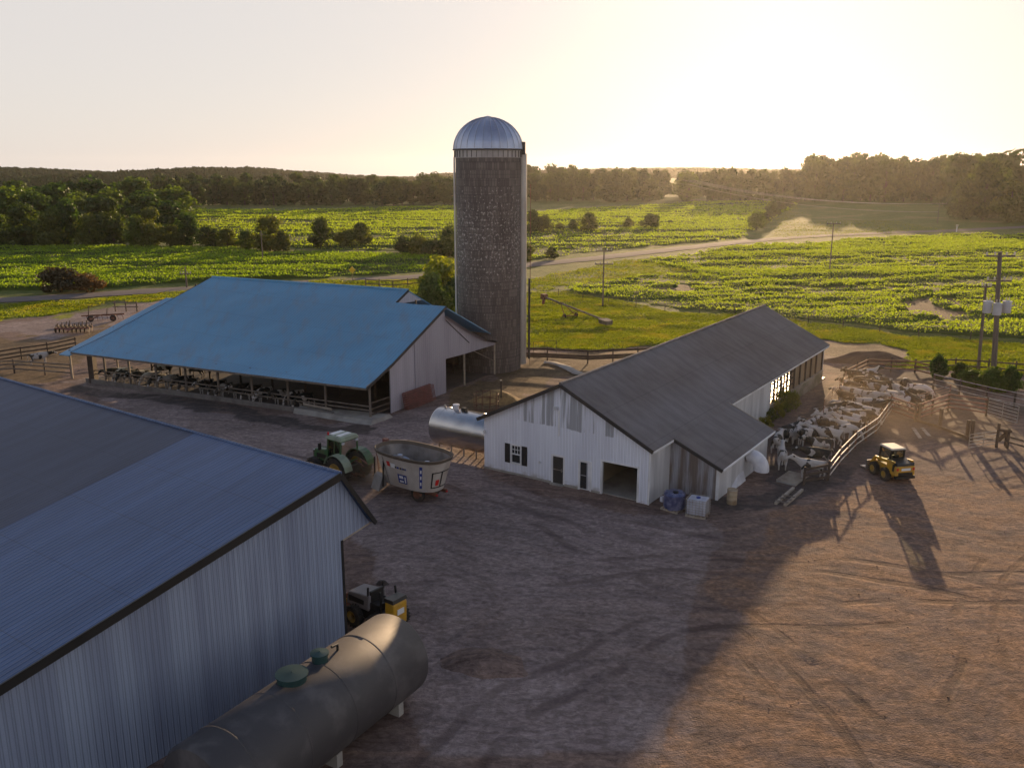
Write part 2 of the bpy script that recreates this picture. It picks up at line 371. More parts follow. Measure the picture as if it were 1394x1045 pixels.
class MB:
    def __init__(s): s.v = []; s.f = []
    def add(s, vs, fs):
        o = len(s.v); s.v += [tuple(v) for v in vs]; s.f += [tuple(i + o for i in f) for f in fs]; return s
    def box(s, x0, x1, y0, y1, z0, z1):
        return s.add([(x0, y0, z0), (x1, y0, z0), (x1, y1, z0), (x0, y1, z0), (x0, y0, z1), (x1, y0, z1), (x1, y1, z1), (x0, y1, z1)],
                     [(0, 3, 2, 1), (4, 5, 6, 7), (0, 1, 5, 4), (1, 2, 6, 5), (2, 3, 7, 6), (3, 0, 4, 7)])
    def hexa(s, b, t):
        return s.add(list(b) + list(t), [(0, 3, 2, 1), (4, 5, 6, 7), (0, 1, 5, 4), (1, 2, 6, 5), (2, 3, 7, 6), (3, 0, 4, 7)])
    def beam(s, p, q, w, h=None, up=(0, 0, 1)):
        p, q = Vector(p), Vector(q); d = (q - p).normalized(); h = h or w
        u = Vector(up)
        if abs(d.dot(u)) > .98: u = Vector((1, 0, 0))
        a = d.cross(u).normalized() * w / 2; b = a.cross(d).normalized() * h / 2
        return s.hexa([p - a - b, p + a - b, p + a + b, p - a + b], [q - a - b, q + a - b, q + a + b, q - a + b])
    def tube(s, pts, r, n=8, caps=True):
        pts = [Vector(p) for p in pts]; rs = r if isinstance(r, (list, tuple)) else [r] * len(pts)
        rings = []
        o = len(s.v); prev = None
        for i, p in enumerate(pts):
            d = (pts[min(i + 1, len(pts) - 1)] - pts[max(i - 1, 0)]).normalized()
            a = d.cross(Vector((0, 0, 1)))
            if a.length < .05: a = d.cross(Vector((1, 0, 0)))
            a.normalize()
            if prev is not None:
                a = (prev - d * prev.dot(d)).normalized()
            prev = a
            b = d.cross(a)
            for k in range(n):
                t = 2 * math.pi * k / n
                s.v.append(tuple(p + (a * math.cos(t) + b * math.sin(t)) * rs[i]))
        for i in range(len(pts) - 1):
            for k in range(n):
                k2 = (k + 1) % n
                s.f.append((o + i * n + k, o + i * n + k2, o + (i + 1) * n + k2, o + (i + 1) * n + k))
        if caps:
            s.f.append(tuple(o + k for k in reversed(range(n)))); e = o + (len(pts) - 1) * n
            s.f.append(tuple(e + k for k in range(n)))
        return s
    def lathe(s, prof, n=24, c=(0, 0, 0), axis='Z', a0=0, a1=2 * math.pi):
        "profile of (radius, height) round an axis"
        o = len(s.v); full = abs(a1 - a0 - 2 * math.pi) < 1e-6; m = n if full else n + 1
        for r, h in prof:
            for k in range(m):
                t = a0 + (a1 - a0) * k / n
                q = (r * math.cos(t), r * math.sin(t), h)
                if axis == 'X': q = (q[2], q[0], q[1])
                if axis == 'Y': q = (q[1], q[2], q[0])
                s.v.append((q[0] + c[0], q[1] + c[1], q[2] + c[2]))
        for i in range(len(prof) - 1):
            for k in range(n):
                k2 = (k + 1) % m
                s.f.append((o + i * m + k, o + i * m + k2, o + (i + 1) * m + k2, o + (i + 1) * m + k))
        return s
    def poly_y(s, pts, y0, y1):
        "outline in x,z extruded from y0 to y1"
        n = len(pts)
        return s.add([(x, y0, z) for x, z in pts] + [(x, y1, z) for x, z in pts],
                     [tuple(range(n)), tuple(reversed(range(n, 2 * n)))] + [((i + 1) % n, i, n + i, n + (i + 1) % n) for i in range(n)])
    def poly_x(s, pts, x0, x1):
        n = len(pts)
        return s.add([(x0, y, z) for y, z in pts] + [(x1, y, z) for y, z in pts],
                     [tuple(range(n)), tuple(reversed(range(n, 2 * n)))] + [((i + 1) % n, i, n + i, n + (i + 1) % n) for i in range(n)])
    def build(s, name, m, parent=None, smooth=False, bevel=0):
        me = bpy.data.meshes.new(name); me.from_pydata(s.v, [], s.f); me.update()
        if m is not None: me.materials.append(m)
        import bmesh
        b = bmesh.new(); b.from_mesh(me); bmesh.ops.recalc_face_normals(b, faces=b.faces); b.to_mesh(me); b.free()
        if smooth:
            me.polygons.foreach_set('use_smooth', [True] * len(me.polygons))
            try: me.set_sharp_from_angle(angle=rad(40))
            except Exception: pass
        o = link(bpy.data.objects.new(name, me), parent)
        if bevel:
            md = o.modifiers.new('edge', 'BEVEL'); md.width = bevel; md.segments = 2; md.limit_method = 'ANGLE'
        return o

def tag(o, label, cat, group=None, kind=None):
    if label: o['label'] = label
    if cat: o['category'] = cat
    if group: o['group'] = group
    if kind: o['kind'] = kind
    return o

def thing(name, label, cat, loc=(0, 0, 0), rz=0., group=None):
    o = bpy.data.objects.new(name, None); o.empty_display_size = .3; COL.objects.link(o)
    o.location = loc; o.rotation_euler = (0, 0, rz)
    return tag(o, label, cat, group)

def copy_tree(o, parent=None):
    c = o.copy(); COL.objects.link(c)
    if parent is not None: c.parent = parent
    for ch in list(o.children): copy_tree(ch, c)
    return c

def quads_mesh(name, cen, size, nrm=None, aspect=1.0, up=0.0):
    "many leaf-sized faces: centres (N,3), sizes (N), random orientation"
    n = len(cen); size = np.broadcast_to(size, (n,)).astype(float)
    if nrm is None:
        nrm = RNG.normal(size=(n, 3))
    nrm = nrm / (np.linalg.norm(nrm, axis=1, keepdims=True) + 1e-9)
    r = RNG.normal(size=(n, 3)); r[:, 2] += up * np.sign(r[:, 2] + 1e-9) * 3
    a = np.cross(nrm, r); a /= np.linalg.norm(a, axis=1, keepdims=True) + 1e-9
    b = np.cross(nrm, a)
    a *= (size * .5)[:, None]; b *= (size * .5 * aspect)[:, None]
    v = np.stack([cen - a - b * .6, cen + a * .8 - b, cen + a + b * .7, cen - a * .7 + b], 1).reshape(-1, 3)
    f = np.arange(4 * n).reshape(n, 4)
    return np_mesh(name, v, f, 4)

# ------------------------------------------------------------------ the ground, fields and road
PASTURE = W([(712, 398), (760, 396), (850, 412), (905, 424), (1000, 428), (1100, 440), (1250, 458), (1394, 468), (1560, 474), (1560, 516), (1394, 512), (1340, 508), (1270, 503), (1214, 498), (1250, 482), (1180, 470), (1125, 462), (1040, 470), (950, 474), (868, 473), (800, 477), (705, 474)])
GRASS_W = W([(-160, 420), (0, 415), (210, 400), (262, 391), (256, 402), (195, 412), (150, 412), (90, 427), (0, 437), (-160, 446)])
GRASS_MID = W([(420, 384), (585, 377), (625, 368), (640, 420), (600, 430), (540, 412), (430, 398)])
ISLET = W([(70, 432), (106, 426), (108, 431), (76, 437)])
SILO_GRASS = W([(712, 512), (735, 504), (748, 508), (722, 520)])
CROP_LEFT = W([(-260, 339), (250, 338), (420, 345), (600, 352), (612, 360), (590, 370), (430, 379), (250, 385), (120, 395), (-260, 398)])
CROP_FAR = W([(250, 287), (420, 287), (620, 281), (720, 290), (960, 274), (1083, 276), (1048, 300), (1005, 325), (850, 339), (722, 354), (622, 346), (420, 339), (300, 333), (255, 318)])
CROP_RIGHT = W([(868, 356), (1010, 336), (1300, 320), (1600, 318), (1600, 468), (1394, 463), (1250, 453), (1100, 436), (960, 424), (905, 419), (760, 394), (790, 384), (870, 376), (960, 376), (930, 366)])
BARE = [W([(865, 394), (940, 388), (975, 391), (905, 401)]), W([(1232, 412), (1290, 408), (1318, 428), (1285, 438), (1242, 432)]), W([(1010, 389), (1394, 393), (1394, 397), (1150, 394)])]
TAN_STRIP = W([(1052, 318), (1072, 272), (1086, 272), (1080, 302), (1180, 300), (1290, 303), (1310, 312), (1160, 321), (1060, 327)])
DRY_STRIP = W([(718, 380), (850, 354), (930, 352), (990, 384), (870, 380), (760, 390), (716, 398)])
WOOD_SHADE_SLOPE = W([(1082, 303), (1090, 274), (1300, 274), (1330, 300), (1190, 301)])
BERM = W([(1118, 468), (1180, 466), (1243, 480), (1212, 498), (1150, 496), (1118, 480)])
DRIVE = W([(-200, 446), (0, 437), (90, 427), (150, 412), (195, 412), (256, 402), (190, 425), (110, 455), (60, 470), (0, 455), (-200, 470)])
DIRT_LEFT = W([(-200, 468), (0, 453), (60, 466), (110, 452), (160, 436), (130, 480), (60, 520), (-200, 540)])
DIRT_SILO = W([(600, 545), (640, 520), (705, 500), (720, 485), (760, 478), (870, 476), (900, 470), (760, 520), (700, 560), (640, 590)])
YARD_GRAVEL = W([(110, 512), (330, 552), (495, 578), (610, 545), (660, 640), (885, 700), (1000, 700), (960, 800), (940, 1045), (560, 1045), (500, 760), (440, 640), (250, 570), (60, 520)])
SUNLIT_STRAW_R = W([(1040, 740), (1110, 690), (1180, 660), (1260, 640), (1394, 640), (1600, 660), (1600, 1045), (900, 1045), (960, 930), (1010, 850)])  # outline follows the barn's shadow edge; its tint holds the sunlit warmth
MUCK_R = W([(1040, 600), (1125, 540), (1130, 500), (1200, 490), (1290, 512), (1394, 560), (1394, 600), (1330, 610), (1240, 600), (1180, 640), (1120, 680), (1020, 690), (985, 700), (1030, 650)])
BUNK_MUCK = W([(100, 520), (330, 556), (490, 580), (500, 592), (330, 572), (100, 530)])
FIELD_OBJ = []

def dpoly(X, Y, poly, amp=.9, f=.25):
    dx = (fbm(X * f, Y * f, 3, 3) - .5) * 2 * amp * (1 + Y * .012)
    dy = (fbm(X * f, Y * f, 9, 3) - .5) * 2 * amp * (1 + Y * .012)
    return in_poly(X + dx, Y + dy, poly)

def soft(X, Y, polys, **k):
    m = np.zeros(X.shape)
    for p in polys: m = np.maximum(m, dpoly(X, Y, p, **k).astype(float))
    return m

def build_ground():
    ys = np.concatenate([np.linspace(-120, 20, 30)[:-1], np.linspace(20, 112, 330)[:-1], 112 * (1700 / 112.) ** (np.linspace(0, 1, 260) ** 1.0)])
    t = np.linspace(-1, 1, 641); t = .55 * t + .45 * t ** 3
    Y, T = np.meshgrid(ys, t, indexing='ij')
    X = T * (70 + np.maximum(Y, 0) * 1.15)
    Z = hgt(X, Y)
    near = ss(135, 95, Y)
    Z = Z + near * ((fbm(X * .22, Y * .22, 21, 4) - .5) * .14 + (fbm(X * 1.3, Y * 1.3, 5, 3) - .5) * .05)
    # ruts of wheels dragged through the yard
    u = X * .83 - Y * .556; v = X * .556 + Y * .83
    Z = Z + near * ss(55, 35, np.abs(Y - 50)) * (fbm(u * .12, v * 1.6, 31, 3) - .5) * .05
    rough = soft(X, Y, [SUNLIT_STRAW_R], amp=2.5, f=.15)
    Z = Z + near * rough * ((fbm(u * .8, v * 2.0, 71, 4) - .5) * .05 + (fbm(X * 2.8, Y * 2.8, 73, 2) - .5) * .035)
    g = soft(X, Y, [PASTURE, GRASS_W, GRASS_MID, ISLET, SILO_GRASS, DRY_STRIP])
    g *= 1 - .55 * soft(X, Y, [DRY_STRIP]) * (fbm(X * .08, Y * .08, 41) > .5)
    dirt = soft(X, Y, BARE + [BERM, DIRT_LEFT, DIRT_SILO], amp=1.6)
    dirt = np.maximum(dirt, .35 * soft(X, Y, [TAN_STRIP], amp=1.6))
    grav = soft(X, Y, [DRIVE, YARD_GRAVEL], amp=2.0, f=.12)
    straw = soft(X, Y, [SUNLIT_STRAW_R], amp=2.5, f=.15)
    muck = soft(X, Y, [MUCK_R, BUNK_MUCK], amp=1.2)
    yard = in_poly(X, Y, W([(-400, 450), (0, 436), (110, 425), (260, 400), (430, 396), (545, 410), (640, 470), (705, 474), (870, 472), (1125, 462), (1240, 478), (1214, 498), (1394, 512), (1800, 520), (2600, 1200), (2600, 4000), (-2600, 4000), (-2600, 1200)]))
    field = np.where((Y > 95) & ~yard & (g < .5), 1.0, 0.0)
    yb = (Y < 60) | yard
    field = np.where(yb, 0, field)
    muck = np.maximum(muck, .75 * soft(X, Y, [TAN_STRIP, WOOD_SHADE_SLOPE], amp=2))  # also darkens the tan strip and paints the wood's shade on the slope
    g = np.where(dirt > .5, 0, g); field = np.where(dirt > .6, .15, field)
    v = np.stack([X, Y, Z], -1).reshape(-1, 3)
    ny, nx = X.shape
    i = (np.arange(ny - 1)[:, None] * nx + np.arange(nx - 1)[None, :]).ravel()
    me = np_mesh('ground', v, np.stack([i, i + 1, i + nx + 1, i + nx], 1), 4)
    me.polygons.foreach_set('use_smooth', [True] * len(me.polygons))
    for nm, chans in (('ga', (g, dirt, grav)), ('gb', (field, straw, muck))):
        a = me.color_attributes.new(nm, 'FLOAT_COLOR', 'POINT')
        c = np.ones((ny * nx, 4), np.float32)
        for k, ch in enumerate(chans): c[:, k] = ch.ravel()
        a.data.foreach_set('color', c.ravel())
    me.materials.append(M['ground'])
    tag(link(bpy.data.objects.new('ground', me)), 'gravel and dirt farmyard running out into green fields', 'ground', kind='structure')

def strip(name, m, pix, width, lift, label=None, cat='road', kind='structure', pts=None, n=160):
    P = [Vector(at(*p)) for p in pix] if pts is None else [Vector(p) for p in pts]
    # resample with a smooth curve
    L = [0]
    for a, b in zip(P, P[1:]): L.append(L[-1] + (b - a).length)
    def smp(s):
        for i in range(len(P) - 1):
            if s <= L[i + 1] or i == len(P) - 2:
                t = (s - L[i]) / max(1e-6, L[i + 1] - L[i])
                p0, p1, p2, p3 = P[max(i - 1, 0)], P[i], P[i + 1], P[min(i + 2, len(P) - 1)]
                return .5 * ((2 * p1) + (p2 - p0) * t + (2 * p0 - 5 * p1 + 4 * p2 - p3) * t * t + (3 * p1 - p0 - 3 * p2 + p3) * t ** 3)
    Q = [smp(L[-1] * i / n) for i in range(n + 1)]
    vs, fs = [], []
    for i, q in enumerate(Q):
        d = (Q[min(i + 1, n)] - Q[max(i - 1, 0)]); d.z = 0; d.normalize(); a = Vector((-d.y, d.x, 0))
        for k in (-1, -.4, .4, 1):
            w = width * .5 * k * (1 + .06 * math.sin(i * 1.7) + .05 * math.sin(i * .6))
            x, y = q.x + a.x * w, q.y + a.y * w
            vs.append((x, y, float(hgt(x, y)) + lift + (.05 if abs(k) < .5 else -.03)))
    for i in range(n):
        for k in range(3):
            o = i * 4 + k; fs.append((o, o + 1, o + 5, o + 4))
    mb = MB().add(vs, fs); o = mb.build(name, m, smooth=True)
    return tag(o, label, cat, kind=kind)

def build_roads():
    strip('road', M['road'], [(-250, 424), (-60, 412), (60, 406), (200, 397), (330, 390), (450, 383.5), (540, 379), (590, 375.5), (660, 369), (720, 361), (800, 353), (880, 344), (1010, 329.5), (1100, 322.5), (1200, 317.5), (1300, 314), (1420, 308), (1600, 300)], 6.2, .12, 'pale country road curving between the crop fields', 'road', n=300)
    P = W([(741, 494), (752, 495), (768, 500), (780, 506), (790, 510), (806, 512)])
    strip('concrete_path', M['concrete'], None, 1.1, .14, 'curved pale concrete strip on the dirt beside the silo', 'path', pts=[(x, y, 0) for x, y in P], n=30)

def build_crop(name, poly, label, lam_near, h, seed, cell):
    xs = [p[0] for p in poly]; ys = [p[1] for p in poly]
    x0, x1, y0, y1 = min(xs), max(xs), min(ys), max(ys)
    x0, x1 = max(x0, -330), min(x1, 330)
    nx, ny = int((x1 - x0) / cell), int((y1 - y0) / cell)
    X, Y = np.meshgrid(np.linspace(x0, x1, nx), np.linspace(y0, y1, ny))
    bare = lambda a, b: soft(a, b, BARE, amp=2.0)
    # canopy: rows and rolls of leaf, thinned along long streaks
    def canopy(a, b):
        st = .55 * fbm(a * .03 + b * .01, b * .13 - a * .02, seed, 4) + .45 * fbm(a * .14, b * .45 - a * .05, seed + 7, 3)
        return st, h * (.22 + .85 * ss(.40, .60, st)) + .22 * h * (fbm(a * .6, b * .6, seed + 4, 3) - .5)
    st, hh = canopy(X, Y)
    inside = dpoly(X, Y, poly, amp=.8, f=.2) & (bare(X, Y) < .5)
    Z = hgt(X, Y) + hh * .62
    e = inside.copy(); e[1:-1, 1:-1] = inside[1:-1, 1:-1] & inside[:-2, 1:-1] & inside[2:, 1:-1] & inside[1:-1, :-2] & inside[1:-1, 2:]
    Z = np.where(e, Z, hgt(X, Y) - .1)
    idx = np.arange(nx * ny).reshape(ny, nx)
    q = np.stack([idx[:-1, :-1], idx[:-1, 1:], idx[1:, 1:], idx[1:, :-1]], -1)
    keep = inside[:-1, :-1] | inside[:-1, 1:] | inside[1:, 1:] | inside[1:, :-1]
    q = q[keep]
    V = np.stack([X, Y, Z], -1).reshape(-1, 3)
    # leaves
    area = (x1 - x0) * (y1 - y0); n = int(area * lam_near)
    n = min(n, 900000)
    px, py = RNG.uniform(x0, x1, n), RNG.uniform(y0, y1, n)
    # fewer but larger leaves with distance
    keepp = RNG.uniform(size=n) < np.clip(170. / np.maximum(py, 1), .25, 1) ** 1.2
    px, py = px[keepp], py[keepp]
    k = dpoly(px, py, poly, amp=.8, f=.2) & (bare(px, py) < .5)
    k &= np.abs(px) < 60 + py * .75
    px, py = px[k], py[k]
    s2, hl = canopy(px, py)
    k = RNG.uniform(size=len(px)) < .12 + .88 * ss(.40, .56, s2)
    px, py, hl = px[k], py[k], hl[k]
    pz = hgt(px, py) + hl * RNG.uniform(.5, 1.0, len(px))
    size = RNG.uniform(.16, .33, len(px)) * np.clip(py / 170., .8, 2.6)
    nr = RNG.normal(size=(len(px), 3)); nr[:, 2] *= .8
    lm = quads_mesh('leaves', np.stack([px, py, pz], 1), size, nr)
    lv = np.empty(len(lm.vertices) * 3, np.float32); lm.vertices.foreach_get('co', lv)
    lf = np.arange(len(px) * 4).reshape(-1, 4) + len(V)
    me = np_mesh(name, np.concatenate([V, lv.reshape(-1, 3)]), np.concatenate([q, lf]), 4)
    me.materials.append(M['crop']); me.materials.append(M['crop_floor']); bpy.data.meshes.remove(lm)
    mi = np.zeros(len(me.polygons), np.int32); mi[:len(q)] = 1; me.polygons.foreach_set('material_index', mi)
    o = link(bpy.data.objects.new(name, me)); tag(o, label, 'crop field', kind='stuff')

def build_grass():
    n = 230000
    cen = []
    for poly, share in ((PASTURE, .62), (GRASS_W, .16), (GRASS_MID, .13), (SILO_GRASS, .01), (DRY_STRIP, .08), (TAN_STRIP, .07)):
        xs = [p[0] for p in poly]; ys = [p[1] for p in poly]
        m = int(n * share * 2)
        x, y = RNG.uniform(max(min(xs), -140), min(max(xs), 140), m), RNG.uniform(min(ys), max(ys), m)
        k = dpoly(x, y, poly, amp=.9, f=.25) & (soft(x, y, [BERM, DIRT_SILO], amp=1.0) < .5)
        k &= RNG.uniform(size=m) < .35 + .65 * ss(.35, .6, fbm(x * .18, y * .3, 77, 3))
        cen.append(np.stack([x[k], y[k]], 1))
    c = np.concatenate(cen)
    tuft = ss(.45, .75, fbm(c[:, 0] * .12, c[:, 1] * .22, 78, 3))
    z = hgt(c[:, 0], c[:, 1]) + .08 + .22 * tuft * RNG.uniform(.3, 1, len(c))
    nr = RNG.normal(size=(len(c), 3)); nr[:, 2] *= .35
    me = quads_mesh('grass', np.column_stack([c, z]), RNG.uniform(.09, .22, len(c)), nr, 1.0, 1.0)
    me.materials.append(M['grass_blade'])
    tag(link(bpy.data.objects.new('pasture_grass', me)), 'rough yellow green grass of the pasture and verges', 'grass', kind='stuff')

def build_litter():
    "clods, straw and stones trampled over the yard"
    n = 9000
    x = RNG.uniform(-45, 60, n); y = 28 + 66 * RNG.uniform(size=n) ** 1.1
    k = np.abs(x) < 14 + y * .72
    k &= ~in_poly(x, y, PASTURE)
    x, y = x[k], y[k]
    d = fbm(x * .2, y * .35, 91, 3)
    right = soft(x, y, [SUNLIT_STRAW_R, DIRT_SILO, DIRT_LEFT], amp=2)
    k = RNG.uniform(size=len(x)) < (.10 + .8 * right) * ss(.3, .7, d)
    x, y = x[k], y[k]
    v, f = [], []
    m = len(x)
    s = RNG.uniform(.008, .022, m) * np.where(RNG.uniform(size=m) < .03, 2.2, 1)
    a = RNG.uniform(0, 6.28, m); h = s * RNG.uniform(.35, .9, m); L = s * RNG.uniform(.8, 2.2, m)
    base = np.array([[-1, -1, -.6], [1, -1, -.6], [1, 1, -.6], [-1, 1, -.6], [-.55, -.5, 1], [.6, -.55, .8], [.5, .55, 1], [-.6, .5, .7]])
    loc = base[None] * np.stack([L, s, h], 1)[:, None, :] * RNG.uniform(.7, 1.2, (m, 8, 3))
    X = loc[..., 0] * np.cos(a)[:, None] - loc[..., 1] * np.sin(a)[:, None] + x[:, None]
    Y = loc[..., 0] * np.sin(a)[:, None] + loc[..., 1] * np.cos(a)[:, None] + y[:, None]
    Z = loc[..., 2] + h[:, None] * .3
    v = np.stack([X, Y, Z], -1).reshape(-1, 3)
    q = np.array([[0, 3, 2, 1], [4, 5, 6, 7], [0, 1, 5, 4], [1, 2, 6, 5], [2, 3, 7, 6], [3, 0, 4, 7]])
    f = (q[None] + 8 * np.arange(m)[:, None, None]).reshape(-1, 4)
    me = np_mesh('dirt_clods', v, f, 4); me.materials.append(M['soil_heap'])
    tag(link(bpy.data.objects.new('dirt_clods', me)), 'loose clods and straw trampled into the yard dirt', 'dirt', kind='stuff')

def heap(name, label, px, py, rx, ry, h, m, seed, cat='dirt pile', amp=.5, rz=0):
    p = at(px, py); n = 44
    vs, fs = [], []
    for i in range(n):
        for j in range(n):
            x, y = -1 + 2 * i / (n - 1), -1 + 2 * j / (n - 1)
            r = math.hypot(x, y); an = math.atan2(y, x); r *= .95 + .9 * float(fbm(math.cos(an) * 1.3 + seed * 3, math.sin(an) * 1.3, seed + 2, 3)); b = float(ss(1.0, .1, min(r, 1.2)))
            z = h * b * (1 - amp + 2 * amp * float(fbm(x * 2.2 + seed, y * 2.2, seed, 4))) - .12 * (1 - b)
            vs.append((x * rx, y * ry, z))
    for i in range(n - 1):
        for j in range(n - 1):
            a = i * n + j; fs.append((a, a + n, a + n + 1, a + 1))
    o = MB().add(vs, fs).build(name, m, smooth=False)
    o.location = p; o.rotation_euler.z = rz
    return tag(o, label, cat)

# ------------------------------------------------------------------ buildings
def white_barn():
    ang = math.atan2(-.556, .831)
    b = thing('milking_barn', 'long white gabled milking barn with grey metal roof and open doorway', 'barn', (3.22, 54.395, 0), ang)
    HW, LEN, EZ, PZ = 6.14, 38.5, 3.67, 6.72
    sl = (PZ - EZ) / HW
    T = .14
    # front gable wall in pieces round the openings (window, two doors, garage)
    m = MB()
    holes = [(-3.94, -3.17, .83, 2.10), (-.70, .12, 0, 1.94), (1.30, 2.08, 0, 1.94), (2.90, 5.36, 0, 2.22)]
    xs = sorted({-HW, HW} | {h[0] for h in holes} | {h[1] for h in holes})
    top = EZ
    for a, c in zip(xs, xs[1:]):
        hs = [h for h in holes if h[0] <= a + 1e-6 and h[1] >= c - 1e-6]
        if not hs: m.box(a, c, 0, T, .0, top)
        else:
            h = hs[0]
            if h[2] > 0: m.box(a, c, 0, T, 0, h[2])
            m.box(a, c, 0, T, h[3], top)
    m.poly_y([(-HW, EZ), (HW, EZ), (0, PZ)], 0, T)
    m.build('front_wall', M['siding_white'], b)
    for fa, fc in ((-HW - .03, -.81), (.23, 1.19), (2.19, 2.79)): MB().box(fa, fc, -.06, -.002, 0, .16).build('foundation', M['concrete'], b)
    # side walls; the right one is open from y 23 to 38 above a low wall
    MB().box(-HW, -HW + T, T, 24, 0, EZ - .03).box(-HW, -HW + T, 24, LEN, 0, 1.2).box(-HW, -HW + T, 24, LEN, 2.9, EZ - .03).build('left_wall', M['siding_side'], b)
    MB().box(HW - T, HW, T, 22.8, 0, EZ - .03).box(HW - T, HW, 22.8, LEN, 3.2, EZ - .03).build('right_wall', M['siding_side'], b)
    MB().box(HW - T - .05, HW + .02, 22.8, LEN, 0, 1.15).build('low_wall', mat('stained_low_wall', (.30, .26, .21), .85, 0, (.16, .15, .09), .6, (1, 1, 1.4)), b)
    MB().box(HW - .12, HW + .09, 22.8, LEN, 1.152, 1.24).build('sill_board', M['wood_pale'], b)
    for y in (22.9, 23.8, 24.7, 25.6, 26.5, 27.4, 28.3, 29.4, 31.1, 32.8, 34.5, 36.2, 38.3):
        MB().box(HW - .13, HW - .01, y - .07, y + .07, 1.24, 3.2).build('post', M['wood_dark'], b)
    for z in (1.75, 2.3, 2.85): MB().box(HW - .11, HW - .05, 23.0, 29.4, z - .05, z + .05).build('opening_rail', M['wood_dark'], b)
    MB().box(HW - .20, HW - .16, 28.4, LEN - .1, 1.16, 3.18).build('curtain', M['tarp'], b)
    # far gable: frame only, open below the eaves
    f = MB().poly_y([(-HW, EZ), (HW, EZ), (0, PZ)], LEN - T, LEN)
    for x in (-HW, -2.1, 2.1, HW - .25): f.box(x, x + .25, LEN - T, LEN, 0, EZ)
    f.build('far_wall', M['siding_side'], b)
    # roof: two slopes with overhang, fascia, ridge cap
    ov, t = .34, .09
    for s in (-1, 1):
        xe = s * (HW + ov); ze = EZ - sl * ov
        r = MB()
        N = 1
        r.hexa([(0, -.32, PZ + .03), (xe, -.32, ze + .03), (xe, LEN + .35, ze + .03), (0, LEN + .35, PZ + .03)],
               [(0, -.32, PZ + .03 + t), (xe, -.32, ze + .03 + t), (xe, LEN + .35, ze + .03 + t), (0, LEN + .35, PZ + .03 + t)])
        r.build('roof', M['roof_brown'], b)
        fr = MB().beam((s * .01, -.36, PZ - .0), (xe, -.36, ze - .0), .06, .24)
        fr.build('rake_trim', M['trim_dark'], b)
        MB().beam((xe, -.3, ze - .03), (xe, LEN + .3, ze - .03), .05, .14).build('eave_trim', M['trim_white'], b)
        MB().beam((s * .01, LEN + .38, PZ + .02), (xe, LEN + .38, ze + .02), .05, .2).build('rake_trim', M['wood_pale'], b)
    MB().tube([(0, -.36, PZ + .13), (0, LEN + .36, PZ + .13)], .11, 8).build('ridge_cap', M['roof_brown'], b)
    # window with white frame, muntins and black shutters
    w = MB(); x0, x1, z0, z1 = -3.94, -3.17, .83, 2.10
    for bx in ((x0 - .06, x0 + .05, z0 - .06, z1 + .06), (x1 - .05, x1 + .06, z0 - .06, z1 + .06)): w.box(bx[0], bx[1], -.035, .06, bx[2], bx[3])
    w.box(x0 + .05, x1 - .05, -.03, .06, z1 - .05, z1 + .06); w.box(x0 + .05, x1 - .05, -.04, .06, z0 - .07, z0 + .05); w.box(x0 + .05, x1 - .05, -.025, .055, 1.43, 1.50)
    for k in (1, 2): w.box(x0 + .05 + k * .223 - .012, x0 + .05 + k * .223 + .012, -.005, .045, 1.50, z1 - .05)
    w.box(x0 + .05, x1 - .05, -.004, .044, 1.76, 1.785)
    wf = w.build('window', M['trim_white'], b)
    MB().box(x0 + .04, x1 - .04, .05, .065, z0 + .04, z1 - .04).build('pane', M['glass_dark'], wf)
    for a, c in ((-4.42, -4.03), (-3.07, -2.67)):
        s = MB().box(a, c, -.05, -.003, .80, 2.12)
        for k in range(14): s.box(a + .05, c - .05, -.062, -.05, .88 + k * .085, .93 + k * .085)
        s.build('shutter', M['shutter'], b)
    # the dark storm door and the white door with a dark pane
    for i, (a, c) in enumerate(((-.70, .12), (1.30, 2.08))):
        fr = MB().box(a - .1, a + .02, -.03, .1, 0, 2.0).box(c - .02, c + .1, -.03, .1, 0, 2.0).box(a + .02, c - .02, -.028, .1, 1.9, 2.03)
        d = fr.build('door_frame', M['trim_white'], b)
        if i == 0:
            dd = MB().box(a + .02, c - .02, .02, .07, .05, 1.9).build('door', M['door_dark'], b)
            MB().box(a + .03, c - .03, -.01, .02, .98, 1.03).box(c - .16, c - .1, -.06, .02, .9, 1.12).build('handle', M['pipe'], dd)
            MB().box(a - .05, c + .08, -.28, -.03, .0, .1).build('door_step', M['concrete'], b)
        else:
            dd = MB().box(a + .02, c - .02, .02, .07, .05, 1.9).build('door', M['trim_white'], b)
            MB().box(a + .06, c - .28, .0, .02, .12, 1.86).build('pane', M['glass_dark'], dd)
            MB().box(c - .26, c - .2, .005, .02, .12, 1.86).box(a + .08, c - .3, -.006, 0, .98, 1.02).build('panel', mat('grey_door_panel', (.36, .37, .42), .5), dd)
    g = MB().box(2.80, 2.92, -.03, .16, 0, 2.30).box(5.34, 5.46, -.03, .16, 0, 2.30).box(2.92, 5.34, -.028, .16, 2.20, 2.30)
    g.build('doorway_frame', M['trim_white'], b)
    # lamps and boxes on the gable
    l = MB().box(-.62, -.30, -.16, -.001, 5.05, 5.22).build('floodlight', M['trans_grey'], b)
    MB().box(-.6, -.45, -.24, -.16, 5.03, 5.15).box(-.42, -.30, -.22, -.16, 5.08, 5.24).build('lens', M['lamp_glass'], l)
    MB().box(-.30, -.2, -.05, -.002, 3.3, 5.0).build('conduit', M['trim_white'], b)
    MB().box(-6.1, -5.98, -.18, -.001, 2.55, 2.75).build('wall_lamp', M['trans_grey'], b)
    MB().box(-1.74, -1.62, -.08, -.001, 1.18, 1.34).build('meter_box', M['trans_grey'], b)
    # inside
    MB().box(-HW + .2, HW - .2, .16, 11, -.04, .055).build('floor', M['concrete'], b)
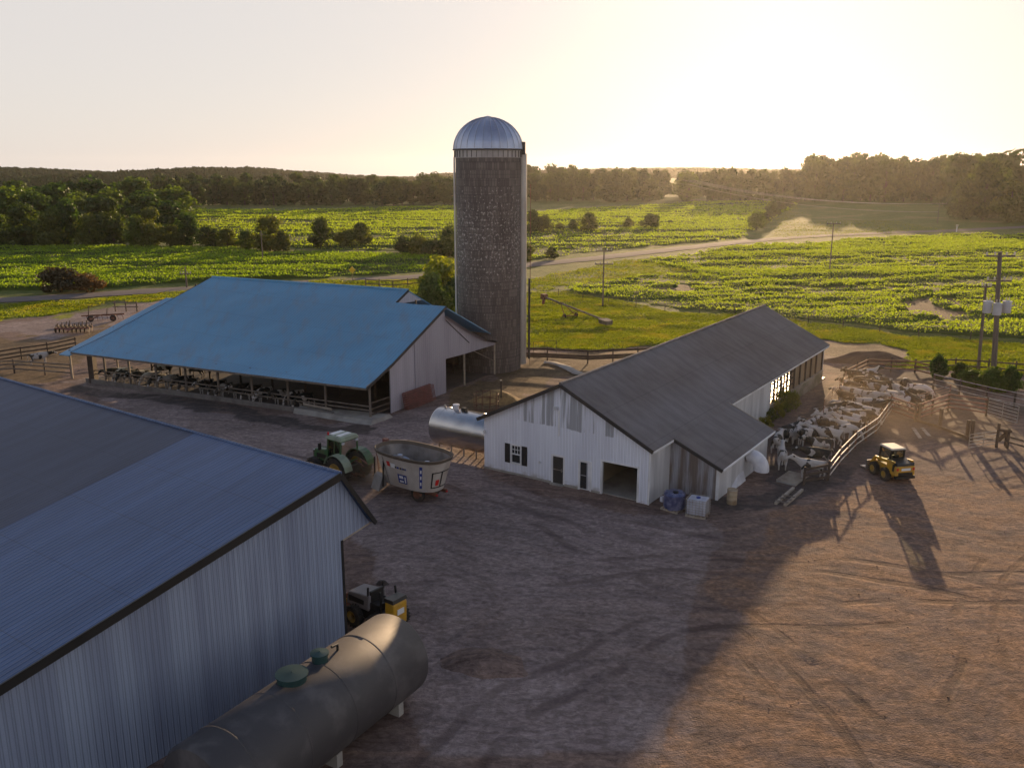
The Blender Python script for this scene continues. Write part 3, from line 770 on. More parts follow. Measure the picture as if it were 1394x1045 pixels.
    MB().box(-HW + .2, HW - .2, 11.02, LEN + 2, -.04, .06).build('barn_floor', M['wet_glow_floor'], b)
    MB().poly_y([(-HW + .2, 0), (HW - .2, 0), (HW - .2, EZ), (0, PZ - .15), (-HW + .2, EZ)], 10.9, 11.0).build('partition', M['hay'], b)
    MB().box(1.9, 2.02, .2, 6, 0, 3.2).build('partition', mat('dim_inner_wall', (.32, .26, .18), .8), b)
    c = MB()
    c.box(4.4, 5.6, 4.4, 5.2, .06, 1.5).build('cabinet', M['fibre'], b)
    st = MB()
    for y in np.arange(13.5, 38, 1.7):
        st.tube([(3.6, y, .06), (3.6, y, 1.15)], .05, 6); st.tube([(.8, y, .06), (.8, y, 1.15)], .05, 6)
    for x in (3.6, .8):
        st.tube([(x, 13.5, 1.1), (x, 37.5, 1.1)], .045, 6); st.tube([(x, 13.5, .65), (x, 37.5, .65)], .04, 6)
    st.build('stall_rail', M['pipe'], b)
    # lean-to annex continuing the right-hand slope
    A0, A1, AO = 3.0, 12.3, 3.25
    x0, x1 = HW, HW + AO
    slA = .44
    zt = EZ - .02
    ze = zt - slA * AO
    a = MB().poly_y([(x0, 0), (x1, 0), (x1, ze - .02), (x0, zt - .02)], A0, A0 + .1)
    a.build('annex_wall', M['siding_annex'], b)
    MB().box(x1 - .1, x1, A0 + .1, A1 - .1, 0, ze - .03).poly_y([(x0, 0), (x1, 0), (x1, ze - .02), (x0, zt - .02)], A1 - .1, A1).build('annex_wall', M['siding_side'], b)
    e = x1 + .35; zee = ze - slA * .35
    xi = x0 + .16
    zi = zt - slA * .16 + .10
    MB().hexa([(xi, A0 - .3, zi - .08), (e, A0 - .3, zee + .02), (e, A1 + .3, zee + .02), (xi, A1 + .3, zi - .08)],
              [(xi, A0 - .3, zi), (e, A0 - .3, zee + .10), (e, A1 + .3, zee + .10), (xi, A1 + .3, zi)]).build('annex_roof', M['roof_brown'], b)
    MB().beam((xi, A0 - .34, zi - .1), (e, A0 - .34, zee), .06, .22).build('rake_trim', M['trim_dark'], b)
    MB().beam((e + .03, A0 - .3, zee + .03), (e + .03, A1 + .3, zee + .03), .05, .13).build('eave_trim', M['trim_white'], b)
    MB().beam((xi, A1 + .33, zi - .05), (e, A1 + .33, zee + .05), .05, .16).build('rake_trim', M['wood_pale'], b)
    MB().box(x1 - .14, x1 + .05, A0 - .06, A0 - .01, 0, ze).build('corner_trim', M['trim_white'], b)
    MB().box(HW - .06, HW + .05, -.04, -.005, 0, EZ - .1).build('corner_trim', M['trim_white'], b)
    # small lean-to store on the left wall, just showing over the roof edge
    return b

def curved_hood():
    "white curved fibreglass hood against the annex side"
    p = (15.25, 56.0)
    h = thing('fan_hood', 'white curved fibreglass hood standing against the annex side wall', 'fan hood', (p[0], p[1], 0), math.atan2(-.556, .831))
    m = MB()
    # quarter bend of round duct: from wall, outwards and down
    pts = [(.55 + .75 * math.sin(t), 0, .85 + .75 * math.cos(t)) for t in np.linspace(-.25, 1.75, 12)]
    m.tube(pts, [.42 + .1 * i / 11 for i in range(12)], 14, False)
    m.build('bend', M['fibre'], h, True)
    MB().hexa([(-.05, -2.6, 0), (.5, -2.6, 0), (.5, -.5, 0), (-.05, -.5, 0)], [(-.05, -2.6, .35), (.1, -2.6, .35), (.1, -.5, 1.2), (-.05, -.5, 1.2)]).build('chute', M['fibre'], h)
    return h

def blue_barn():
    # corner frame: origin at the front right post, local x along the eave (towards the right end), y into the barn
    O = Vector((-11.5, 69.6, 0)); u = Vector((.905, -.425, 0)); v = Vector((.5, .866, 0))
    b = thing('freestall_barn', 'long open sided cattle barn under a wide blue metal roof', 'barn', O, 0)
    R = lambda x, y, z=0.: tuple(u * x + v * y + Vector((0, 0, z)))
    G = 2.6         # gable wall starts this far back
    def slab(name, m, q, t=.09):
        top = [Vector(p) for p in q]; mb = MB().hexa([p - Vector((0, 0, t)) for p in top], top)
        o = mb.build(name, m, b); return o
    # rows of the roof: (y, z) at the right rake, matched on the left rake
    def L(y): return -33.2 + (y + .9) * .33
    row = [(-.9, 2.92), (2.6, 4.28), (6.6, 6.12), (10.6, 7.98)]
    vs, fs = [], []
    nx = 24
    for y, z in row:
        for i in range(nx + 1):
            x = .35 + (L(y) - .35) * i / nx
            vs.append(R(x, y, z + .02 * math.sin(i * 1.9)))
    for j in range(len(row) - 1):
        for i in range(nx):
            a = j * (nx + 1) + i; fs.append((a, a + 1, a + nx + 2, a + nx + 1))
    # upper strip up to the main ridge, stopping short of the right end
    o = len(vs); XR = -4.9
    for y, z in ((10.6, 7.98), (12.55, 8.9)):
        for i in range(nx + 1):
            x = XR + (L(y) - XR) * i / nx; vs.append(R(x, y, z + .02 * math.sin(i * 1.9)))
    for i in range(nx): fs.append((o + i, o + i + 1, o + nx + 2 + i, o + nx + 1 + i))
    m = MB().add(vs, fs); n = len(vs)
    m.add([(x, y, z - .1) for x, y, z in vs], [tuple(reversed(f)) for f in fs])
    m.build('roof', M['roof_blue'], b)
    MB().tube([R(XR, 12.56, 8.93), R(L(12.55), 12.56, 8.93)], .10, 8).build('ridge_cap', M['roof_blue'], b)
    # back slope
    slab('back_roof', M['roof_blue'], [R(XR, 12.56, 8.88), R(L(12.55), 12.56, 8.88), R(L(12.55) - .5, 24, 3.2), R(XR, 24, 3.2)])
    slab('back_roof', M['roof_blue'], [R(.25, 10.62, 7.94), R(XR - .02, 10.62, 7.94), R(XR - .02, 22, 2.9), R(-.4, 22, 2.9)])
    # small gable of the taller part
    MB().add([R(XR - .02, 10.5, 7.8), R(XR - .02, 12.5, 8.78), R(XR - .02, 14.7, 7.7)], [(0, 1, 2)]).add([R(XR - .1, 10.5, 7.8), R(XR - .1, 12.5, 8.78), R(XR - .1, 14.7, 7.7)], [(0, 2, 1)]).build('upper_gable', M['siding_blue_barn'], b)
    # rake trims
    t = MB()
    for (y0, z0), (y1, z1) in zip(row, row[1:]): t.beam(R(.4, y0, z0 - .07), R(.4, y1, z1 - .07), .07, .22)
    t.build('rake_trim', M['trim_dark'], b)
    MB().beam(R(XR + .04, 10.6, 7.95), R(XR + .04, 12.55, 8.86), .07, .2).build('rake_trim', M['trim_dark'], b)
    t = MB()
    for (y0, z0), (y1, z1) in zip(row + [(12.55, 8.9)], (row + [(12.55, 8.9)])[1:]): t.beam(R(L(y0) - .03, y0, z0 - .05), R(L(y1) - .03, y1, z1 - .05), .07, .16)
    t.build('rake_trim', M['trim_dark'], b)
    MB().beam(R(.35, -.93, 2.84), R(L(-.9), -.93, 2.84), .05, .16).build('eave_trim', M['wood'], b)
    # lean-to on the far side of the gable: roof sweeps down to the right
    lr = [(10.6, 7.1), (13.9, 5.35), (17.0, 3.95), (19.6, 3.3)]
    vs, fs = [], []
    for y, z in lr:
        for x in (.45, -6, -14): vs.append(R(x, y, z))
    for j in range(3):
        for i in range(2):
            a = j * 3 + i; fs.append((a, a + 1, a + 4, a + 3))
    m = MB().add(vs, fs); m.add([(x, y, z - .1) for x, y, z in vs], [tuple(reversed(f)) for f in fs])
    m.build('lean_to_roof', M['siding_blue_barn'], b)
    # gable wall, solid from y=G to y=10.6, hanging above the open bays further right
    def wallpoly(x0, x1, pts):
        n = len(pts); return MB().add([R(x0, y, z) for y, z in pts] + [R(x1, y, z) for y, z in pts],
            [tuple(range(n)), tuple(reversed(range(n, 2 * n)))] + [((i + 1) % n, i, n + i, n + (i + 1) % n) for i in range(n)])
    wallpoly(.0, .1, [(G, 0), (6.0, 0), (6.0, 5.76), (G, 4.12)]).build('gable_wall', M['siding_blue_barn'], b)
    wallpoly(.02, .16, [(6.02, 0), (10.7, 0), (10.7, 3.15), (13.9, 3.05), (19.45, 3.0), (19.45, 3.2), (17.0, 3.84), (13.9, 5.22), (10.75, 6.9), (10.55, 7.75), (6.02, 5.77)]).build('gable_wall', mat('grey_gable_siding', (.36, .35, .42), .55, .1, (.28, .27, .33), .5, (1, 2, .3), rib=((.5, .866, 0), .3, .012)), b)
    MB().beam(R(.2, 10.75, 6.7), R(.2, 14.6, 4.0), .05, .05).build('cable', M['trim_dark'], b)
    for y in (13.9, 19.4):
        MB().beam(R(.08, y, 0), R(.08, y, 3.05), .16, .16).build('post', M['wood_pale'], b)
        MB().beam(R(-6, y, 0), R(-6, y, 3.5), .16, .16).build('post', M['wood'], b)
    MB().beam(R(.08, 15.6, 3.0), R(.08, 21.5, .4), .07, .07).build('brace', M['wood'], b)
    # posts and feed rails along the open front
    xsp = [0, -4.4, -8.3, -12.2, -16.0, -19.8, -23.4, -26.8, -30.0]
    for x in xsp:
        MB().beam(R(x, 0, 0), R(x, 0, 3.25), .17, .17).build('post', M['wood'], b)
    for z in (1.22, .88): MB().beam(R(0, -.14, z), R(-31.5, -.14, z), .05, .10).build('rail', M['wood'], b)
    MB().beam(R(-6.5, -.3, .74), R(-.2 - 3.4, -.3, .60), .05, .2).build('rail', M['wood_pale'], b)
    MB().beam(R(.3, -.75, 2.98), R(.3, 2.6, 4.0), .06, .14).build('rail', M['wood_pale'], b)
    cu = MB().beam(R(-3.2, -.55, .22), R(-32, -.55, .22), .16, .46); cu.build('feed_curb', mat('dirty_curb', (.20, .18, .165), .85, 0, (.13, .115, .105), 1.2), b)
    MB().hexa([R(-7, -1.0, 0), R(1.0, -1.3, 0), R(1.0, 1.6, 0), R(-7, .2, 0)], [R(-7, -.8, .42), R(.8, -.9, .30), R(.8, 1.4, .30), R(-7, .1, .42)]).build('apron', M['concrete'], b)
    # big corner pier on the left and inner posts
    MB().beam(R(-31.4, -.2, 0), R(-31.4, -.2, 3.0), .85, .5).build('corner_pier', M['wood_dark'], b)
    for x in np.arange(-30, 0, 3.8):
        for y, z in ((5.2, 5.2), (11.5, 8.2), (17.5, 6.0)): MB().beam(R(x, y, 0), R(x, y, z), .16, .16).build('inner_post', M['wood_dark'], b)
    # back wall, open at its left end; side cladding of the right bay
    wallb = [(-20, 22.2), (-.3, 22.2)]
    MB().hexa([R(-25.5, 21.2, 0), R(-.4, 21.2, 0), R(-.4, 21.3, 0), R(-25.5, 21.3, 0)], [R(-25.5, 21.2, 4.4), R(-.4, 21.2, 3.0), R(-.4, 21.3, 3.0), R(-25.5, 21.3, 4.4)]).build('back_wall', M['wood_dark'], b)
    MB().beam(R(-.05, .2, .9), R(-.05, G, .9), .05, .12).beam(R(-.05, .2, 1.4), R(-.05, G, 1.4), .05, .12).beam(R(-.05, .2, .45), R(-.05, G, .45), .05, .12).build('side_rail', M['wood_dark'], b)
    MB().hexa([R(-6, 10.7, 0), R(-.1, 10.7, 0), R(-.1, 10.8, 0), R(-6, 10.8, 0)], [R(-6, 10.7, 5), R(-.1, 10.7, 5), R(-.1, 10.8, 5), R(-6, 10.8, 5)]).build('inner_wall', M['hay'], b)
    MB().hexa([R(-18, 11.9, 0), R(-6.2, 11.9, 0), R(-6.2, 12.0, 0), R(-18, 12.0, 0)], [R(-18, 11.9, 4.2), R(-6.2, 11.9, 4.2), R(-6.2, 12.0, 4.2), R(-18, 12.0, 4.2)]).build('inner_wall', M['wood_dark'], b)
    MB().hexa([R(-32.5, .2, 0), R(-.3, .2, 0), R(-.3, 22, 0), R(-31, 22, 0)], [R(-32.5, .2, .07), R(-.3, .2, .07), R(-.3, 22, .07), R(-31, 22, .07)]).build('barn_floor', M['manure_dark'], b)
    # low lean-to roof along the left end
    q = [R(L(-.9) - .15, -1.0, 2.62), R(L(-.9) - 2.1, -.6, 2.5), R(L(9.5) - 2.3, 9.5, 6.9), R(L(9.5) - .15, 9.5, 7.0)]
    slab('side_roof', M['roof_blue'], q)
    for y, z in ((0, 2.9), (4, 4.6), (9, 6.6)):
        MB().beam(R(L(y) - 1.7, y, 0), R(L(y) - 1.7, y, z), .14, .14).build('post', M['wood_pale'], b)
    return b, (lambda x, y: tuple(O + u * x + v * y))

def near_barn():
    b = thing('machine_shed', 'large ribbed metal machine shed in the near corner with bluish roof', 'barn', (-7.11, 34.1, 0), math.atan2(.81, .585))
    PZ, SL, DEP, LEN = 8.03, .193, 24.0, 62.0
    VX, VZ = 1.80, 5.30
    y0 = -.22
    J = 9.3
    def slab(name, m, ya, yb, dz=0.):
        zt = PZ - SL * DEP
        MB().hexa([(0, ya, PZ - .12), (-DEP, ya, zt - .12), (-DEP, yb, zt - .12), (0, yb, PZ - .12)], [(0, ya, PZ + dz), (-DEP, ya, zt + dz), (-DEP, yb, zt + dz), (0, yb, PZ + dz)]).build(name, m, b)
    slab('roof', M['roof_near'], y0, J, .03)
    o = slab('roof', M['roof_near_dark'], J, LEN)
    MB().hexa([(.02, y0, PZ - .13), (VX, y0, VZ), (VX, LEN, VZ), (.02, LEN, PZ - .13)], [(.02, y0, PZ), (VX + .06, y0, VZ + .12), (VX + .06, LEN, VZ + .12), (.02, LEN, PZ)]).build('front_visor', M['roof_near'], b)
    MB().tube([(0, y0 - .04, PZ + .03), (0, LEN, PZ + .03)], .07, 8).build('ridge_cap', M['roof_near'], b)
    # gable wall with its hanging corner under the visor
    SO = 5.02
    pts = [(-DEP, 0), (.05, 0), (.05, SO), (VX - .06, VZ - .02), (0, PZ - .14), (-DEP, PZ - SL * DEP - .14)]
    MB().poly_y(pts, 0, .1).build('gable_wall', M['siding_near'], b)
    MB().beam((0, y0 - .04, PZ - .12), (-DEP, y0 - .04, PZ - SL * DEP - .12), .07, .32).build('rake_trim', M['black'], b)
    MB().beam((0, y0 - .05, PZ - .1), (VX + .05, y0 - .05, VZ - .02), .07, .18).build('rake_trim', M['black'], b)
    MB().beam((0, -.02, PZ - .34), (-DEP, -.02, PZ - SL * DEP - .34), .03, .05).build('wall_cap', M['galv'], b)
    MB().box(.05, .17, -.03, .12, 0, SO).build('corner_trim', M['black'], b)
    MB().beam((.1, .05, SO - .03), (VX, .05, VZ - .05), .06, .1).build('soffit_trim', M['wood_pale'], b)
    MB().beam((VX + .1, -.1, VZ - .02), (VX + .1, 3.2, VZ + .02), .1, .12).build('gutter', M['pipe'], b)
    MB().hexa([(.1, .2, SO - .08), (VX, .2, VZ - .12), (VX, LEN, VZ - .12), (.1, LEN, SO - .08)], [(.1, .2, SO), (VX, .2, VZ - .02), (VX, LEN, VZ - .02), (.1, LEN, SO)]).build('soffit', M['galv'], b)
    for y in np.arange(8, LEN, 8.): MB().box(-.1, .1, y - .1, y + .1, 0, SO).build('post', M['wood'], b)
    zt = PZ - SL * DEP
    MB().box(-DEP, -DEP + .12, .12, LEN, 0, zt - .2).build('rear_wall', M['siding_near'], b)
    MB().box(-DEP, .05, LEN - .1, LEN, 0, zt).build('far_wall', M['siding_near'], b)
    return b

def silo():
    c = (-2.32, 89.55); r = 3.2
    s = thing('concrete_silo', 'tall concrete stave silo with ribbed silver dome', 'silo', (c[0], c[1], 0), 0)
    HT = 20.9
    n = 72
    vs, fs, uvs = [], [], []
    for j, z in enumerate((0, HT)):
        for i in range(n + 1):
            a = 2 * math.pi * i / n; vs.append((r * math.cos(a), r * math.sin(a), z))
    for i in range(n): fs.append((i, i + 1, n + 2 + i, n + 1 + i))
    me = bpy.data.meshes.new('wall'); me.from_pydata(vs, [], fs)
    uv = me.uv_layers.new(name='UVMap')
    for p in me.polygons:
        for li in p.loop_indices:
            vi = me.loops[li].vertex_index; uv.data[li].uv = ((vi % (n + 1)) / n * 2 * math.pi * r, 0 if vi <= n else HT)
    me.materials.append(M['stave']); me.polygons.foreach_set('use_smooth', [True] * len(me.polygons))
    link(bpy.data.objects.new('wall', me), s)
    h = MB()
    for z in np.concatenate([np.arange(.4, 10, .36), np.arange(10, HT - .3, .55)]): h.lathe([(r + .004, z - .014), (r + .028, z), (r + .004, z + .014)], n)
    h.build('hoops', mat('rusted_hoop_steel', (.075, .06, .052), .7, .3), s, True)
    # pale collar; dark bars stand for the shade inside its open slots
    MB().lathe([(r + .03, HT - .0), (r + .06, HT + .02), (r + .06, HT + .72), (r - .1, HT + .74)], n).build('collar', mat('pale_collar', (.40, .37, .36), .7), s, True)
    sl = MB()
    for i in range(40):
        a = 2 * math.pi * i / 40; x, y = (r + .065) * math.cos(a), (r + .065) * math.sin(a); tx, ty = -math.sin(a), math.cos(a)
        sl.beam((x, y, HT + .06), (x, y, HT + .66), .16, .02, (tx, ty, 0))
    sl.build('collar_slots', mat('collar_slot_shade', (.10, .085, .08), .7), s)
    # dome of raised rib segments
    R0, H0, seg, rows = r + .16, 3.05, 26, 12
    vs, fs = [], []
    m = seg * 4
    for j in range(rows + 1):
        t = j / rows * math.pi / 2 * .985
        for i in range(m):
            bmp = .05 if i % 4 == 0 else 0.
            a = 2 * math.pi * i / m; rr = (R0 + bmp) * math.cos(t)
            vs.append((rr * math.cos(a), rr * math.sin(a), HT + .74 + (H0 + bmp) * math.sin(t)))
    for j in range(rows):
        for i in range(m):
            k = (i + 1) % m; fs.append((j * m + i, j * m + k, (j + 1) * m + k, (j + 1) * m + i))
    d = MB().add(vs, fs).build('dome', mat('blued_dome_steel', (.40, .46, .60), .36, .7, (.30, .34, .46), .5, (1, 1, .4)), s)
    rb = MB()
    for i in range(seg):
        a = 2 * math.pi * i / seg
        rb.tube([((R0 + .05) * math.cos(t) * math.cos(a), (R0 + .05) * math.cos(t) * math.sin(a), HT + .74 + (H0 + .05) * math.sin(t)) for t in np.linspace(0, 1.5, 12)], .03, 5)
    rb.build('dome_ribs', mat('dome_rib_steel', (.30, .33, .42), .5, .4), s)
    MB().lathe([(R0 + .1, HT + .70), (R0 + .12, HT + .80), (R0, HT + .84)], n).build('dome_rim', M['trim_dark'], s, True)
    MB().lathe([(.45, HT + 3.72), (.4, HT + 3.86), (.02, HT + 3.95)], 16).build('dome_cap', M['galv'], s, True)
    # chute on the right, pipe on the left, caged ladder
    a = rad(3)
    ch = MB().lathe([(.42, .4), (.42, HT + .4)], 14, (r + .16, -.1, 0)).build('chute', mat('pale_chute_sheet', (.50, .47, .43), .5, .3, (.36, .32, .29), .6, (1, 1, .3)), s, True)
    MB().box(r - .25, r + .42, -.6, .45, HT + .3, HT + 1.5).build('chute_hatch', M['trim_dark'], s)
    MB().tube([(-r - .12, -.2, 4.6), (-r - .12, -.2, HT + .1)], .09, 8).build('fill_pipe', mat('white_fill_pipe', (.66, .62, .58), .45), s)
    l = MB()
    lx = r + .95
    for y in (-.25, .2): l.tube([(lx, y, .3), (lx, y, HT - 2.5)], .025, 5)
    for z in np.arange(.5, HT - 2.5, .34): l.tube([(lx, -.25, z), (lx, .2, z)], .018, 4)
    l.build('ladder', M['rust'], s)
    for z in (2.4, 7.6, 12.0, 15.7):
        MB().beam((r + .1, .55, z), (lx + .15, .3, z), .06, .06).build('bracket', M['trim_dark'], s)
    MB().tube([(r + .86, -.5, 1.0), (r + .86, -.5, 9.2)], .11, 8).build('drop_pipe', M['trim_dark'], s)
    return s

# ------------------------------------------------------------------ vehicles and machines
def wheel(parent, x, y, r, w, rim_m, lugs=True, name='wheel'):
    "tyre with tread lugs and a dished rim, axle along y"
    t = MB().lathe([(r * .58, -w / 2), (r * .9, -w / 2), (r, -w * .32), (r, w * .32), (r * .9, w / 2), (r * .58, w / 2)], 28, axis='Y')
    if lugs:
        for k in range(18):
            a = 2 * math.pi * k / 18
            for sgn in (-1, 1):
                b = a + sgn * .09
                p = (r * 1.0 * math.cos(b), sgn * w * .02, r * 1.0 * math.sin(b)); q = (r * .99 * math.cos(b + .12), sgn * w * .5, r * .99 * math.sin(b + .12))
                t.beam(p, q, .06, .07, (math.cos(b), 0, math.sin(b)))
    to = t.build(name, M['rubber'], parent, False); to.location = (x, y, r)
    MB().lathe([(.05, w * .30), (r * .35, w * .32), (r * .5, w * .46), (r * .585, w * .47), (r * .585, -w * .47), (r * .5, -w * .46), (r * .35, -w * .1), (.05, -w * .1)], 24, axis='Y').build('rim', rim_m, to, True)
    return to

def tractor():
    p = (-11.3, 55.9); ang = math.atan2(.60, -.80)
    t = thing('tractor', 'green cab tractor with pale roof hitched to the feed mixer wagon', 'tractor', (*p, 0), ang)
    MB().box(-1.1, 1.9, -.35, .35, .62, 1.05).box(-1.35, -.9, -.55, .55, .55, 1.15).build('chassis', M['black'], t, bevel=.03)
    h = MB().hexa([(.55, -.46, 1.05), (2.35, -.38, .95), (2.35, .38, .95), (.55, .46, 1.05)], [(.55, -.42, 1.95), (2.2, -.33, 1.72), (2.2, .33, 1.72), (.55, .42, 1.95)])
    ho = h.build('hood', M['green'], t, bevel=.07)
    MB().box(2.30, 2.37, -.3, .3, 1.0, 1.55).build('grille', M['black'], ho)
    for s in (-1, 1): MB().box(2.33, 2.40, s * .2 - .07, s * .2 + .07, 1.5, 1.6).build('headlight', M['lamp_glass'], ho)
    for s in (-1, 1): MB().box(.9, 1.9, s * .405 - .02, s * .405 + .02, 1.2, 1.5).build('side_grille', M['black'], ho)
    MB().box(2.35, 2.75, -.45, .45, .6, 1.0).build('front_weight', M['black'], t, bevel=.04)
    # cab
    fr = MB()
    B = [(.55, -.72, 1.15), (.55, .72, 1.15), (-.75, .78, 1.25), (-.75, -.78, 1.25)]
    Tp = [(.42, -.66, 2.78), (.42, .66, 2.78), (-.85, .70, 2.78), (-.85, -.70, 2.78)]
    for k in range(4):
        fr.beam(B[k], Tp[k], .09, .09); fr.beam(Tp[k], Tp[(k + 1) % 4], .08, .08); fr.beam(B[k], B[(k + 1) % 4], .10, .10)
    for s in (0, 1): fr.beam((-.18, (-.75, .75)[s], 1.2), (-.22, (-.68, .68)[s], 2.78), .06, .06)
    fr.box(-.75, .55, -.72, .72, 1.02, 1.14)
    cab = fr.build('cab_frame', M['green'], t)
    g = MB()
    for k in range(4): g.add([B[k], B[(k + 1) % 4], Tp[(k + 1) % 4], Tp[k]], [(0, 1, 2, 3)])
    g.build('cab_glass', M['glass_clear'], cab)
    MB().hexa([(.62, -.80, 2.80), (.62, .80, 2.80), (-.98, .82, 2.80), (-.98, -.82, 2.80)], [(.48, -.68, 3.02), (.48, .68, 3.02), (-.86, .70, 3.05), (-.86, -.70, 3.05)]).build('cab_roof', M['green_top'], t, bevel=.05)
    for x in (-.55, .1): MB().box(x, x + .35, -.5, .5, 3.03, 3.09).build('roof_hatch', M['white_mark'], t)
    MB().lathe([(.06, 3.02), (.06, 3.2), (.03, 3.24)], 10, (.45, .6, 0)).build('beacon', M['red_mark'], t)
    MB().box(-.55, -.1, -.25, .25, 1.15, 1.6).box(-.62, -.5, -.25, .25, 1.55, 2.1).build('seat', M['black'], t, bevel=.05)
    MB().lathe([(.16, 1.8), (.18, 1.82), (.16, 1.84)], 14, (.2, 0, 0)).tube([(.32, 0, 1.2), (.2, 0, 1.82)], .03, 6).build('steering_wheel', M['black'], t)
    MB().tube([(.75, -.62, 1.1), (.75, -.62, 2.75), (.68, -.62, 2.95)], .055, 8).build('exhaust', M['black'], t)
    for s in (-1, 1):
        wheel(t, -.75, s * .98, .92, .58, M['yellow_rim'])
        wheel(t, 1.65, s * .88, .66, .44, M['yellow_rim'])
        f = MB()
        for k in range(9):
            a0, a1 = rad(20 + 17 * k), rad(20 + 17 * (k + 1))
            f.hexa(*[[( -.75 + R * math.cos(a), s * .98 + dy, .92 + R * math.sin(a)) for a, dy in ((a0, -.32), (a0, .32), (a1, .32), (a1, -.32))] for R in (1.03, 1.07)])
        f.build('fender', M['green_top'] if s > 0 else M['green'], t)
        MB().beam((.5, s * .72, 2.2), (.72, s * 1.15, 2.35), .04).box(.68, .74, s * 1.15 - .12, s * 1.15 + .12, 2.1, 2.55).build('mirror', M['black'], t)
        MB().box(-.98, -.9, s * .6 - .1, s * .6 + .1, 2.6, 2.75).build('work_lamp', M['lamp_glass'], t)
    MB().beam((-1.3, 0, .6), (-2.15, 0, .55), .12).beam((-1.2, .4, .75), (-1.8, .35, .6), .08).beam((-1.2, -.4, .75), (-1.8, -.35, .6), .08).build('drawbar', M['rust'], t)
    MB().tube([(-1.1, .2, 1.2), (-1.7, .3, 1.6), (-2.4, .2, 1.3)], .035, 6).tube([(-1.1, -.1, 1.3), (-1.8, 0, 1.7), (-2.4, -.1, 1.4)], .035, 6).build('hose', M['rust_red'], t)
    return t

